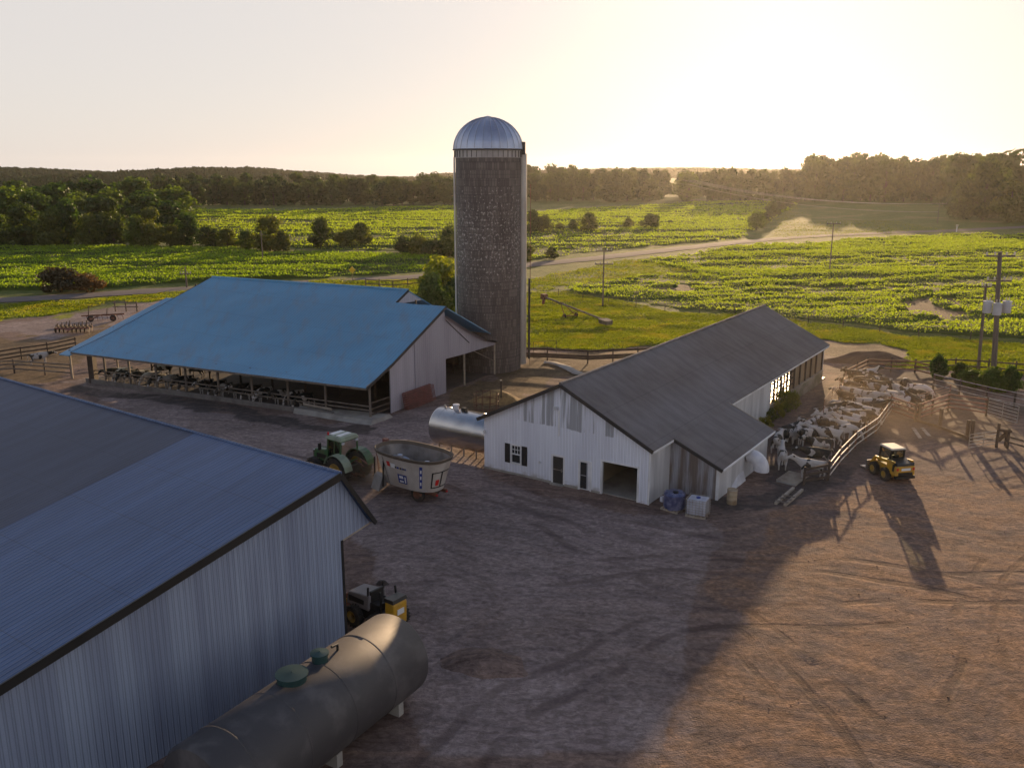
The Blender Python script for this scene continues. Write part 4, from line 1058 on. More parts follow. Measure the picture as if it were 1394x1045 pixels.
def mixer_wagon():
    p = (-6.15, 52.75); ang = math.atan2(.60, -.80)
    t = thing('feed_mixer_wagon', 'dusty white oval feed mixer wagon with blue stripe and two augers', 'feed mixer', (*p, 0), ang); t.scale = (1.09, 1.06, 1.05)
    n = 56
    def ring(z, off=0.):
        k = (z - .72) / 1.9
        A, Bw, sq = 1.95 + .52 * k + off, 1.0 + .36 * k + off, 2.7
        out = []
        for i in range(n):
            a = 2 * math.pi * i / n; c, s_ = math.cos(a), math.sin(a)
            out.append((A * math.copysign(abs(c) ** (2 / sq), c), Bw * math.copysign(abs(s_) ** (2 / sq), s_), z))
        return out
    def shell(rings, close=False):
        v = []; f = []
        for r in rings: v += r
        for j in range(len(rings) - 1):
            for i in range(n):
                k = (i + 1) % n; f.append((j * n + i, j * n + k, (j + 1) * n + k, (j + 1) * n + i))
        if close: f.append(tuple(range(n)))
        return MB().add(v, f)
    zs = [.72, 1.0, 1.6, 2.2, 2.62]
    tub = shell([ring(z) for z in zs], True).build('tub', M['mixer'], t, True)
    shell([ring(.78, -.05)] + [ring(z, -.05) for z in zs[1:]], True).build('tub_inside', M['mixer_in'], t, True)
    shell([ring(2.58, .05), ring(2.76, .07), ring(2.78, -.02), ring(2.58, -.06)]).build('tub_rim', M['rim_rubber'], t, True)
    for x in (-1.05, 1.05):
        a = MB().lathe([(.95, .82), (.5, 1.1), (.26, 1.6), (.16, 2.3), (.02, 2.36)], 20, (x, 0, 0))
        # spiral flight
        vs, fs = [], []
        for i in range(61):
            u = i / 60; ang_ = u * 4.2 * math.pi; ro = .98 - .5 * u; z = .86 + 1.35 * u
            vs += [(x + .12 * math.cos(ang_), .12 * math.sin(ang_), z), (x + ro * math.cos(ang_), ro * math.sin(ang_), z - .03), (x + ro * math.cos(ang_), ro * math.sin(ang_), z + .02)]
        for i in range(60):
            o = i * 3; fs += [(o, o + 3, o + 4, o + 1), (o + 1, o + 4, o + 5, o + 2), (o + 2, o + 5, o + 3, o)]
        a.add(vs, fs).build('auger', M['galv'], t)
    # feed left in the bottom
    MB().add([(x * .88, y * .88, 1.05 + .12 * math.sin(i * 1.3)) for i, (x, y, z) in enumerate(ring(1.05))] + [(0, 0, 1.22)], [(i, (i + 1) % n, n) for i in range(n)]).build('feed', M['hay'], t)
    MB().box(-2.1, 2.2, -.5, -.35, .52, .70).box(-2.1, 2.2, .35, .5, .52, .70).box(-1.3, -1.1, -.9, .9, .45, .60).box(2.1, 2.3, -.5, .5, .5, .7).build('frame', M['rust'], t)
    MB().beam((2.2, -.4, .6), (3.3, 0, .5), .12).beam((2.2, .4, .6), (3.3, 0, .5), .12).build('tongue', M['rust'], t)
    MB().beam((3.0, 0, .5), (3.0, .12, 0), .1).build('jack', M['rust'], t)
    for s in (-1, 1): wheel(t, -.9, s * .66, .44, .30, M['rust'], False)
    # side discharge chute and its curtain at the front, left hand side
    MB().hexa([(1.35, .88, .55), (2.15, .70, .55), (2.2, 1.35, .35), (1.35, 1.55, .35)], [(1.35, .95, 1.25), (2.15, .78, 1.25), (2.2, 1.0, 1.15), (1.35, 1.22, 1.15)]).build('discharge_chute', M['mixer_in'], t)
    MB().beam((1.28, 1.15, 2.2), (1.28, 1.25, .6), .07).beam((2.2, .95, 2.2), (2.25, .95, .6), .07).build('door_rail', M['black'], t)
    for s in (-1, 1):
        for x in (-.2, .9): pass
    # front ladder and drive cover
    MB().beam((2.55, -.25, .7), (2.75, -.25, 2.6), .05).beam((2.55, .25, .7), (2.75, .25, 2.6), .05).beam((2.6, -.25, 1.2), (2.6, .25, 1.2), .04).beam((2.66, -.25, 1.7), (2.66, .25, 1.7), .04).beam((2.7, -.25, 2.2), (2.7, .25, 2.2), .04).build('ladder', M['rust_red'], t)
    MB().box(2.45, 2.75, -.55, -.3, 2.3, 2.9).build('control_box', M['rust_red'], t)
    # markings wrapped on the curved side (local -y... both sides)
    def patch(name, m, a0, a1, z0, z1, off=.012, parent=tub, k=8, sides=((1),)):
        def pt(a, z):
            kk = (z - .72) / 1.9; A, Bw, sq = 1.95 + .52 * kk + off, 1.0 + .36 * kk + off, 2.7
            c, s_ = math.cos(a), math.sin(a)
            return (A * math.copysign(abs(c) ** (2 / sq), c), Bw * math.copysign(abs(s_) ** (2 / sq), s_), z)
        vs, fs = [], []
        for j in range(3):
            for i in range(k + 1): vs.append(pt(a0 + (a1 - a0) * i / k, z0 + (z1 - z0) * j / 2))
        for j in range(2):
            for i in range(k):
                o = j * (k + 1) + i; fs.append((o, o + 1, o + k + 2, o + k + 1))
        return MB().add(vs, fs).build(name, m, parent, True)
    D = rad
    for q in (0,):
        patch('blue_stripe', M['blue_mark'], D(128), D(122), .95, 2.38)
        for z in (1.15, 1.55, 1.95): patch('stripe_mark', M['white_mark'], D(126.5), D(123.5), z, z + .22, .02)
        bl = patch('blue_badge', M['blue_mark'], D(98), D(88), 1.05, 1.62)
        patch('badge_mark', M['white_mark'], D(96.5), D(94.5), 1.12, 1.52, .02); patch('badge_mark', M['white_mark'], D(93), D(89.5), 1.36, 1.54, .02); patch('badge_mark', M['white_mark'], D(93), D(89.5), 1.12, 1.24, .02)
        patch('emblem', M['red_mark'], D(79), D(73), 1.98, 2.28)
        patch('emblem_mark', M['white_mark'], D(87), D(80), 1.94, 2.22)
        for k in range(6): patch('lettering', M['blue_mark'] if k % 2 else M['black'], D(86.5 + 2.1 * k), D(88.0 + 2.1 * k), 1.96, 2.08, .018, k=2)
        patch('seam', M['black'], D(66), D(64.8), .8, 2.5, .016, k=2)
    # rear: dark framed panel and red triangle
    for a0, a1, z0, z1 in ((150, 209, 1.95, 2.02), (150, 209, .98, 1.05), (150, 153.5, .98, 2.02), (205.5, 209, .98, 2.02), (176, 179, .98, 2.02)):
        patch('rear_frame', M['black'], D(a0), D(a1), z0, z1, .02, k=10)
    tri = MB().add([(-2.36, .35, 1.2), (-2.36, -.1, 1.2), (-2.42, .12, 1.62)], [(0, 1, 2)]).add([(-2.32, .35, 1.2), (-2.32, -.1, 1.2), (-2.38, .12, 1.62)], [(0, 2, 1)])
    patch('slow_triangle', M['red_mark'], D(162), D(172), 1.15, 1.52, .035, t)
    MB().box(-2.16, -2.1, .38, .48, .54, .62).box(-2.16, -2.1, -.48, -.38, .54, .62).build('tail_lamp', M['red_mark'], t)
    return t

def skid_steer(x, y, ang, label, parts_dirty=False):
    t = thing('skid_steer_loader', label, 'loader', (x, y, 0), ang)
    for sx in (-.62, .62):
        for sy in (-1, 1): wheel(t, sx, sy * .78, .42, .32, M['yellow_rim'])
    MB().box(-1.0, 1.0, -.58, .58, .30, .95).build('chassis', M['yellow'], t, bevel=.03)
    # rear engine house
    MB().hexa([(-1.55, -.72, .55), (-.55, -.72, .55), (-.55, .72, .55), (-1.55, .72, .55)], [(-1.52, -.70, 1.18), (-.55, -.72, 1.30), (-.55, .72, 1.30), (-1.52, .70, 1.18)]).build('engine_house', M['yellow'], t, bevel=.05)
    MB().hexa([(-1.54, -.66, 1.19), (-.5, -.68, 1.32), (-.5, .68, 1.32), (-1.54, .66, 1.19)], [(-1.50, -.62, 1.34), (-.5, -.66, 1.46), (-.5, .66, 1.46), (-1.50, .62, 1.34)]).build('engine_lid', M['black'], t, bevel=.03)
    MB().box(-1.60, -1.54, -.5, .5, .58, .78).build('rear_grille', M['black'], t)
    MB().box(-1.565, -1.552, -.36, .30, .90, 1.06).build('white_plate', M['white_mark'], t)
    for s in (-1, 1): MB().box(-1.58, -1.54, s * .58 - .06, s * .58 + .06, .92, 1.08).build('tail_lamp', M['red_mark'], t)
    MB().box(-1.62, -1.4, -.70, .70, .36, .54).build('bumper', M['black'], t)
    # cab
    c = MB()
    B = [(.62, -.5, .95), (.62, .5, .95), (-.52, .5, 1.3), (-.52, -.5, 1.3)]; Tp = [(.52, -.47, 2.02), (.52, .47, 2.02), (-.62, .47, 2.02), (-.62, -.47, 2.02)]
    for k in range(4): c.beam(B[k], Tp[k], .09); c.beam(Tp[k], Tp[(k + 1) % 4], .08); c.beam(B[k], B[(k + 1) % 4], .08)
    cab = c.build('cab_frame', M['black'], t)
    g = MB()
    for k in range(4): g.add([B[k], B[(k + 1) % 4], Tp[(k + 1) % 4], Tp[k]], [(0, 1, 2, 3)])
    g.build('cab_glass', M['glass_clear'], cab)
    MB().hexa([(.64, -.56, 2.03), (.64, .56, 2.03), (-.72, .56, 2.03), (-.72, -.56, 2.03)], [(.56, -.5, 2.13), (.56, .5, 2.13), (-.66, .5, 2.13), (-.66, -.5, 2.13)]).build('cab_roof', M['cream'], t, bevel=.03)
    MB().box(-.35, .1, -.24, .24, .9, 1.25).box(-.42, -.3, -.24, .24, 1.2, 1.6).build('seat', M['black'], t)
    for s in (-1, 1):
        MB().beam((-1.3, s * .66, 1.38), (.75, s * .66, 1.15), .12, .2).beam((.72, s * .66, 1.2), (1.35, s * .66, .35), .12, .18).build('lift_arm', M['yellow'], t)
        MB().beam((-1.3, s * .66, 1.38), (-1.25, s * .66, .8), .12, .2).build('arm_post', M['black'], t)
    MB().poly_y([(1.35, .08), (2.05, .08), (2.1, .14), (1.5, .2), (1.42, .75), (1.35, .75)], -.85, .85).build('bucket', M['pipe'], t)
    return t

def near_loader():
    "yellow compact loader with a pale hood, half hidden between shed and tank"
    t = thing('compact_loader', 'dusty compact loader with yellow arm tower parked beside the machine shed corner', 'loader', (-6.1, 36.45, 0), rad(-38))
    for sx in (-.7, .75):
        for sy in (-1, 1): wheel(t, sx, sy * .72, .48, .34, M['yellow_rim'])
    MB().box(-1.1, 1.0, -.5, .5, .42, .95).build('chassis', M['black'], t, bevel=.03)
    MB().hexa([(-1.35, -.58, .85), (.1, -.58, .85), (.1, .58, .85), (-1.35, .58, .85)], [(-1.28, -.5, 1.42), (.1, -.52, 1.58), (.1, .52, 1.58), (-1.28, .5, 1.42)]).build('hood', mat('dusty_grey_hood', (.22, .20, .20), .6), t, bevel=.06)
    MB().box(-1.2, -.2, -.56, -.5, .95, 1.3).build('side_grille', M['black'], t)
    MB().box(.0, .6, -.45, .45, .9, 1.25).box(.0, .12, -.4, .4, 1.25, 1.75).build('seat', M['black'], t, bevel=.04)
    c = MB()
    for x, y in ((.85, -.5), (.85, .5), (.0, -.5), (.0, .5)): c.beam((x, y, .9), (x * .92, y * .9, 1.95), .07)
    c.build('roll_frame', M['black'], t)
    MB().poly_y([(.95, .45), (1.5, .45), (1.55, 1.5), (1.3, 1.68), (1.0, 1.55)], -.42, .42).build('front_tower', M['yellow'], t, bevel=.06)
    MB().box(1.53, 1.57, -.2, .2, 1.0, 1.25).build('white_plate', M['white_mark'], t)
    MB().hexa([(.95, -.45, 1.58), (1.55, -.45, 1.58), (1.55, .45, 1.58), (.95, .45, 1.58)], [(.98, -.4, 1.72), (1.5, -.4, 1.74), (1.5, .4, 1.74), (.98, .4, 1.72)]).build('tower_cap', M['black'], t)
    MB().beam((-1.2, -.3, 1.0), (-2.2, -.3, .45), .13, .18).beam((-1.2, .3, 1.0), (-2.2, .3, .45), .13, .18).build('lift_arm', M['yellow'], t)
    MB().poly_y([(-2.2, .06), (-2.9, .06), (-2.95, .12), (-2.35, .2), (-2.3, .7), (-2.2, .7)], -.8, .8).build('bucket', M['rust'], t)
    return t

def near_tank():
    w = (math.sin(rad(31)), math.cos(rad(31)))
    r = 1.62; E = Vector((-4.52, 31.1, r + .1))
    t = thing('fuel_tank', 'big dark cylindrical tank lying beside the machine shed wall', 'tank', (E.x, E.y, 0), math.atan2(w[1], w[0]))
    z = E.z; Ln = 9.4
    b = MB().lathe([(.02, .28), (.6, .24), (1.1, .14), (r - .08, .03), (r, -.08), (r, -Ln), (r - .1, -Ln - .14), (.02, -Ln - .4)], 56, (0, 0, z), 'X')
    b.build('shell', M['tank_black'], t, True)
    for x in (-2.0, -4.1, -6.3, -8.4): MB().lathe([(r + .001, x - .035), (r + .016, x - .02), (r + .016, x + .02), (r + .001, x + .035)], 56, (0, 0, z), 'X').build('seam', M['tank_black'], t, True)
    for x, rr, h in ((-3.95, .28, .26), (-5.3, .50, .18)):
        a = rad(100); c = (x, r * math.cos(a) * -1 * .35, 0)
        MB().lathe([(rr, z + r - .12), (rr, z + r + h), (rr + .05, z + r + h), (rr + .05, z + r + h + .05), (.02, z + r + h + .09)], 24, (x, .15, 0)).build('hatch', mat('green_hatch', (.03, .075, .075), .4, .3), t, True)
    MB().tube([(-3.1, .1, z + r - .05), (-3.1, .1, z + r + .22), (-3.4, .1, z + r + .26)], .05, 8).build('vent_pipe', M['black'], t)
    for x in (-1.2, -4.6, -8.0): MB().box(x - .14, x + .14, -1.15, 1.15, 0, .55).build('cradle', M['concrete'], t)
    return t

def bulk_tank():
    ang = math.atan2(-.556, .831); r = 1.40
    t = thing('bulk_milk_tank', 'shiny stainless milk tank standing out of the white barn side wall', 'tank', (-1.88, 57.81, 0), ang)
    # local x along the barn front, y into the barn; the wall is at x = 0
    yc, zc, Ln = 2.0, 1.74, 5.5
    MB().lathe([(r, -.03), (r, -Ln + .25), (r - .05, -Ln + .1), (r - .22, -Ln), (r * .5, -Ln - .06), (.02, -Ln - .08)], 48, (0, yc, zc), 'X').build('shell', M['steel'], t, True)
    for x in (-Ln + .8, -3.6, -1.6): MB().lathe([(r, x - .02), (r + .012, x), (r, x + .02)], 48, (0, yc, zc), 'X').build('band', M['steel'], t, True)
    MB().lathe([(.2, zc + r - .05), (.2, zc + r + .28), (.26, zc + r + .28), (.24, zc + r + .36), (.02, zc + r + .38)], 16, (-3.9, yc, 0)).build('manhole', M['fibre'], t, True)
    MB().box(-3.35, -3.0, yc - .15, yc + .15, zc + r, zc + r + .22).build('agitator_motor', M['black'], t)
    MB().tube([(-4.9, yc, zc + r - .05), (-4.9, yc, zc + r + .18)], .08, 8).build('vent', M['pipe'], t)
    for x in (-4.9, -3.8, -2.7, -1.6, -.6):
        for y in (-.75, .75): MB().tube([(x, yc + y, 0), (x, yc + y, zc - 1.1)], .06, 8).build('leg', M['pipe'], t)
    return t

def totes():
    ang = math.atan2(-.556, .831)
    def pallet(t):
        m = MB()
        for y in (-.5, 0, .5): m.box(-.6, .6, y - .06, y + .06, 0, .1)
        for x in np.linspace(-.54, .54, 6): m.box(x - .06, x + .06, -.5, .5, .1, .13)
        m.build('pallet', M['wood_pale'], t)
    a = thing('liquid_tote', 'white plastic tote in a wire cage on a pallet outside the annex', 'tote', (11.0, 49.35, 0), ang + .12)
    pallet(a)
    MB().box(-.56, .56, -.48, .48, .15, 1.08).build('bottle', M['tote_white'], a, bevel=.08)
    MB().lathe([(.13, 1.08), (.13, 1.14), (.02, 1.15)], 14, (0, 0, 0)).build('lid', M['blue_mark'], a)
    c = MB()
    for z in np.linspace(.18, 1.1, 7): c.tube([(-.6, -.52, z), (.6, -.52, z), (.6, .52, z), (-.6, .52, z), (-.6, -.52, z)], .013, 5)
    for k in range(7):
        x = -.6 + 1.2 * k / 6; c.tube([(x, -.52, .15), (x, -.52, 1.1)], .013, 5); c.tube([(x, .52, .15), (x, .52, 1.1)], .013, 5)
    for k in range(1, 6):
        y = -.52 + 1.04 * k / 6; c.tube([(-.6, y, .15), (-.6, y, 1.1)], .013, 5); c.tube([(.6, y, .15), (.6, y, 1.1)], .013, 5)
    c.build('cage', M['pipe'], a)
    b = thing('wrapped_pallet', 'pallet of drums wrapped in blue plastic beside the white tote', 'pallet load', (9.75, 50.25, 0), ang - .2)
    pallet(b)
    m = MB()
    n = 28; prof = [(.60, .14), (.68, .4), (.64, .8), (.66, 1.02), (.5, 1.14), (.02, 1.12)]
    for r, z in []: pass
    m.lathe(prof, n); 
    rr = random.Random(3)
    m.v = [(x * (1 + .06 * rr.uniform(-1, 1)), y * (1 + .06 * rr.uniform(-1, 1)), z + .03 * rr.uniform(-1, 1)) for x, y, z in m.v]
    m.build('wrapping', M['tote_blue'], b, True)
    MB().lathe([(.16, 1.1), (.17, 1.2), (.02, 1.22)], 12, (.15, -.1, 0)).build('drum_cap', M['black'], b)
    MB().box(-.62, -.45, -.6, -.3, .5, .8).build('bag_flap', M['tote_white'], b)
    d = thing('drum', 'tan drum standing at the corner of the annex', 'drum', (13.45, 51.15, 0), 0)
    MB().lathe([(.30, 0), (.31, .02), (.30, .3), (.315, .32), (.30, .34), (.30, .62), (.315, .64), (.30, .66), (.31, .95), (.28, .96), (.28, .93), (.02, .93)], 20).build('body', M['barrel'], d, True)
    MB().lathe([(.305, .9), (.325, .93), (.305, .96)], 20).build('rim', M['wood_pale'], d)

# ------------------------------------------------------------------ fences, gates, poles
def fence(name, label, pts, spacing, h, rails, pr_=.09, rw=(.05, .14), pm='wood_dark', rm='wood', group=None, cat='fence', round_=False):
    P = [Vector(p) for p in pts]
    t = thing(name, label, cat, P[0], 0, group); o = P[0]
    k = 0
    for a, b in zip(P, P[1:]):
        n = max(1, round((b - a).length / spacing))
        for i in range(n + (1 if b is P[-1] else 0)):
            q = a + (b - a) * i / n - o
            hh = h * (1 + .06 * math.sin(k * 2.3)); k += 1
            if round_: MB().tube([q, q + Vector((.02, 0, hh))], pr_ * .5, 8).build('post', M[pm], t)
            else: MB().beam(q, q + Vector((.015 * math.sin(k), .01, hh)), pr_, pr_).build('post', M[pm], t)
    for z in rails:
        m = MB()
        for a, b in zip(P, P[1:]):
            d = (b - a).normalized(); off = Vector((d.y, -d.x, 0)) * (pr_ * .5 + rw[0] * .5)
            if rw[0] == rw[1]: m.tube([a - o + Vector((0, 0, z)) + off, b - o + Vector((0, 0, z)) + off], rw[0] / 2, 6)
            else: m.beam(a - o + Vector((0, 0, z)) + off, b - o + Vector((0, 0, z + .02)) + off, rw[0], rw[1])
        m.build('rail', M[rm], t)
    return t

def gate(name, label, p, q, h=1.35, bars=6, m='pipe', group=None):
    p, q = Vector(p), Vector(q); L = (q - p).length
    t = thing(name, label, 'gate', p, math.atan2(q.y - p.y, q.x - p.x), group)
    for x, rr in ((0, .03), (L, .03), (L / 2, .022)): MB().tube([(x, 0, .12), (x, 0, h)], rr, 7).build('upright', M[m], t)
    for i in range(bars): MB().tube([(0, 0, .15 + (h - .15) * i / (bars - 1)), (L, 0, .15 + (h - .15) * i / (bars - 1))], .024, 6).build('bar', M[m], t)
    return t

def G(px, py): return at(px, py)

def fences():
    fence('pen_fence', 'sunlit pipe fence round the near side of the cattle pen', [G(1127, 653), G(1142, 633), G(1164, 610), G(1192, 590), G(1212, 562)], 2.4, 1.35, (.35, .8, 1.28), .1, (.08, .08), 'rust', 'pipe')
    fence('pen_fence', 'board fence at the near end of the pen below the cows', [G(1094, 660), G(1127, 654)], 1.6, 1.25, (.3, .7, 1.1), .12, (.05, .16), 'wood_dark', 'wood_dark')
    gate('pen_gate', 'tall slatted steel gate glinting beside the barn end', G(1119, 582), G(1141, 548), 2.3, 9, 'rust')
    fence('pen_fence', 'dark rail fence behind the cows at the back of the pen', [G(1143, 545), G(1150, 520), G(1180, 505), G(1245, 508), G(1275, 516)], 2.6, 1.5, (.4, .8, 1.2), .12, (.06, .14), 'wood_dark', 'rust')
    fence('pasture_fence', 'dark board fence along the pasture behind the corral', [G(1245, 506), G(1300, 503), G(1345, 506), G(1420, 512), G(1520, 518)], 3.0, 1.3, (.45, 1.05), .12, (.05, .16), 'wood_dark', 'wood_dark')
    fence('corral_fence', 'reddish rail fence of the corral beyond the parked loader', [G(1212, 562), G(1245, 574), G(1290, 558), G(1342, 566)], 2.8, 1.55, (.3, .65, 1.0, 1.4), .12, (.06, .12), 'wood_dark', 'rust_red')
    fence('corral_fence', 'upper pipe fence of the corral running to the right edge', [G(1270, 530), G(1342, 548), G(1420, 565)], 3.0, 1.5, (.5, 1.0, 1.45), .12, (.07, .07), 'wood_dark', 'pipe')
    gate('corral_gate', 'long galvanised gate of five bars at the right edge of the corral', G(1343, 566), G(1384, 578), 1.5, 6)
    gate('corral_gate', 'reddish tube gate behind the right hand cows in the corral', G(1246, 560), G(1292, 545), 1.4, 6, 'rust_red')
    fence('post_row', 'low curb rail with two tall posts in front of the corral', [G(1250, 574), G(1279, 583), G(1316, 597), G(1322, 600)], 2.9, 1.55, (.18,), .2, (.14, .22), 'wood_dark', 'wood_dark')
    gate('corral_gate', 'low tube gate catching the sun beside the braced post', G(1318, 612), G(1357, 606), 1.15, 5, 'pipe')
    # braced gate post
    p = G(1356, 609)
    t = thing('braced_gatepost', 'dark braced double gatepost at the right end of the low gate', 'gatepost', p, rad(-15))
    MB().beam((0, 0, 0), (0, 0, 1.85), .17).build('post', M['wood_dark'], t); MB().beam((.72, 0, 0), (.70, 0, 1.5), .17).build('post', M['wood_dark'], t)
    MB().beam((-.12, -.1, 1.35), (.86, -.1, 1.32), .06, .2).build('brace_board', M['wood_dark'], t)
    MB().beam((.1, .1, .5), (.66, .1, 1.25), .06, .3).build('brace_board', M['wood_dark'], t)
    fence('corral_fence', 'low board fence leaving the braced gatepost at the right edge', [G(1368, 607), G(1420, 622)], 3, 1.2, (.4, .8), .12, (.05, .14), 'wood_dark', 'wood')
    # behind the silo and the barn
    fence('board_fence', 'brown board fence between silo and white barn roof', [G(714, 491), G(745, 492), G(800, 495), G(868, 492), (18.5, 93.5, 0)], 3.2, 1.5, (.55, .8, 1.35), .13, (.05, .24), 'wood_dark', 'wood_dark')
    gate('yard_gate', 'brown tube gate in front of the board fence near the silo', G(726, 489), G(757, 487), 1.9, 3, 'wood_dark')
    fence('wire_fence', 'thin wire fence across the pasture edge', [G(715, 402), G(760, 404), G(905, 424), G(1000, 428), G(1100, 441), G(1250, 459), G(1394, 468), G(1500, 474)], 5.5, 1.25, (.5, .85, 1.15), .09, (.03, .03), 'wood_dark', 'trim_dark')
    fence('paddock_fence', 'dark board fence round the far left paddock', [G(-40, 497), G(0, 494), G(30, 489), G(66, 484), G(104, 476)], 2.8, 1.45, (.4, .8, 1.25), .13, (.06, .15), 'wood_dark', 'wood_dark')
    fence('paddock_fence', 'near board fence of the left paddock beside the blue barn corner', [G(-40, 512), G(20, 508), G(62, 511), G(98, 514)], 2.6, 1.4, (.5, .95, 1.3), .13, (.06, .13), 'wood_dark', 'wood')
    fence('paddock_fence', 'thin rail fence beyond the open left end of the blue barn', [(-42.5, 93, 0), (-36, 101, 0), (-22, 104, 0), (-14, 108, 0)], 2.8, 1.4, (.4, .8, 1.2), .12, (.05, .12), 'wood_dark', 'wood')
    fence('field_fence', 'small dark rail fence by the road behind the blue barn', [G(498, 391), G(535, 393), G(575, 389)], 3.4, 1.5, (.6, 1.3), .16, (.06, .16), 'wood_dark', 'wood_dark')
    # round bale ring by the lit heap
    p = G(662, 556)
    t = thing('bale_ring', 'round tube bale feeder on the sunlit dirt behind the milk tank', 'bale feeder', p, 0)
    for z in (.15, .7, 1.3): MB().lathe([(1.05, z - .025), (1.08, z), (1.05, z + .025), (1.02, z)], 28).build('hoop', M['rust'], t)
    for k in range(10):
        a = 2 * math.pi * k / 10; MB().tube([(1.05 * math.cos(a), 1.05 * math.sin(a), .0), (1.05 * math.cos(a), 1.05 * math.sin(a), 1.3)], .025, 6).build('bar', M['rust'], t)
    p = G(682, 548); t = thing('fence_post', 'lone post beside the bale feeder', 'post', p, 0); MB().beam((0, 0, 0), (.03, 0, 2.0), .13).build('shaft', M['wood_dark'], t); MB().box(-.1, .1, -.1, .1, 1.98, 2.06).build('cap', M['wood_pale'], t)

def wire(a, b, sag, r=.018, n=14):
    a, b = Vector(a), Vector(b); return MB().tube([a + (b - a) * (i / n) + Vector((0, 0, -sag * 4 * (i / n) * (1 - i / n))) for i in range(n + 1)], r, 5)

def power_pole(label, px, py, ptop, pxtop=None, arms=((.5, 2.2),), r=.16, insul=True, rz=0., group=None):
    p = G(px, py); h = height_for(p, ptop); lean = (0, 0)
    if pxtop: lean = ((pxtop - CX) / FOC * (p[1] * CP + (CAM_H - p[2] - h) * SP) - p[0], 0)
    t = thing('utility_pole', label, 'utility pole', p, rz, group)
    MB().tube([(0, 0, -.2), (lean[0] * .5, lean[1] * .5, h * .5), (lean[0], lean[1], h)], [r, r * .85, r * .65], 10).build('pole', M['wood_post'], t)
    for d, w in arms:
        k = (h - d) / h; x, y = lean[0] * k, lean[1] * k
        a = MB().beam((x - w / 2, y - .12, h - d), (x + w / 2, y - .12, h - d), .13, .16).build('crossarm', M['wood_post'], t)
        if insul:
            for e in (-.48, -.2, .2, .48):
                MB().lathe([(.03, 0), (.08, .04), (.055, .14), (.10, .19), (.075, .28), (.01, .31)], 8, (x + w * e, y - .12, h - d + .06)).build('insulator', M['ceramic'], a)
    return t, p, h

def poles():
    t, p, h = power_pole('thick utility pole carrying three grey transformers by the corral', 1351.5, 527, 343, 1361.5, ((.35, 2.6), (2.6, 2.2)), .26)
    zt = height_for(p, 411)
    for i, (dx, dy) in enumerate(((-.95, .0), (-.32, -.5), (.80, .0))):
        x = (1359.5 - CX) / FOC * (p[1] * CP + (CAM_H - zt) * SP) - p[0] + dx; z = zt - 1.0 + (-.12 if i == 1 else 0)
        c = MB().lathe([(.02, z), (.36, z), (.38, z + .04), (.38, z + 1.0), (.42, z + 1.02), (.42, z + 1.08), (.02, z + 1.14)], 20, (x, dy, 0)).build('transformer', M['trans_grey'], t, True)
        MB().tube([(x - .12, dy, z + 1.1), (x - .14, dy, z + 1.42)], .05, 8).tube([(x + .12, dy, z + 1.1), (x + .14, dy, z + 1.42)], .05, 8).build('bushing', M['ceramic'], c)
    MB().beam((-.9, .05, zt - .35), (1.0, .05, zt - .35), .08, .1).build('bracket', M['pipe'], t)
    t2, p2, h2 = power_pole('thinner leaning utility pole just left of the transformer pole', 1331.5, 504, 386, 1342.5, ((.3, .9),), .17)
    for k, (a, b) in enumerate((((-1.2, 0, h - .1), (120, 40, 9)), ((1.4, 0, h - .1), (140, 30, 10)))):
        pass
    power_pole('slim utility pole standing in the field right of the silo', 820.5, 417, 337, None, ((.5, 2.2), (2.4, 2.6)), .13)
    power_pole('faint pole with lit crossarm among the right crop rows', 1129, 372, 303, None, ((.2, 2.6),), .13)
    ta, pa, ha = power_pole('pole beside the road under the right wood', 1276, 304, 276, None, ((.4, 5.0),), .17)
    power_pole('distant pole in the left field before the shrubs', 358, 357, 314, None, ((.8, .9),), .13, False)
    power_pole('pale roadside pole just behind the blue barn ridge', 254.5, 392, 363, None, ((1.2, 1.8),), .15)
    A = Vector(pa) + Vector((0, 0, ha)); B0 = at(1040, 320)
    for k, (dz, dx) in enumerate(((-.3, -2.2), (-.3, 0), (-.3, 2.2), (-3.2, 0))):
        B = Vector((A.x - 75, A.y + 70, A.z + 7 + dz * .6))
        o = wire((A.x + dx, A.y, A.z + dz), B + Vector((dx, 0, 0)), 3.0, .045, 24).build('power_line', M['ceramic'], None)
        tag(o, 'one of the sunlit power lines strung from the road pole towards the wood', 'power line', 'power lines over the tan field')
    # yellow road sign
    p = G(480, 383)
    t = thing('road_sign', 'small yellow diamond road sign beside the country road', 'road sign', p, 0)
    MB().beam((0, .05, 0), (0, .05, 2.6), .08).build('post', M['wood_dark'], t)
    MB().add([(0, 0, 1.4), (.62, 0, 2.05), (0, 0, 2.7), (-.62, 0, 2.05), (0, .03, 1.4), (.62, .03, 2.05), (0, .03, 2.7), (-.62, .03, 2.05)], [(0, 1, 2, 3), (7, 6, 5, 4), (0, 4, 5, 1), (1, 5, 6, 2), (2, 6, 7, 3), (3, 7, 4, 0)]).build('panel', M['sign_yellow'], t)
    p = G(1302, 316); t = thing('roadside_marker', 'small white marker post at the far bend of the road', 'marker post', p, 0)
    MB().beam((0, 0, 0), (0, 0, 2.0), .3, .2).build('post', M['fibre'], t); MB().box(-.3, .3, -.2, .2, 1.7, 2.3).build('box', M['cream'], t)

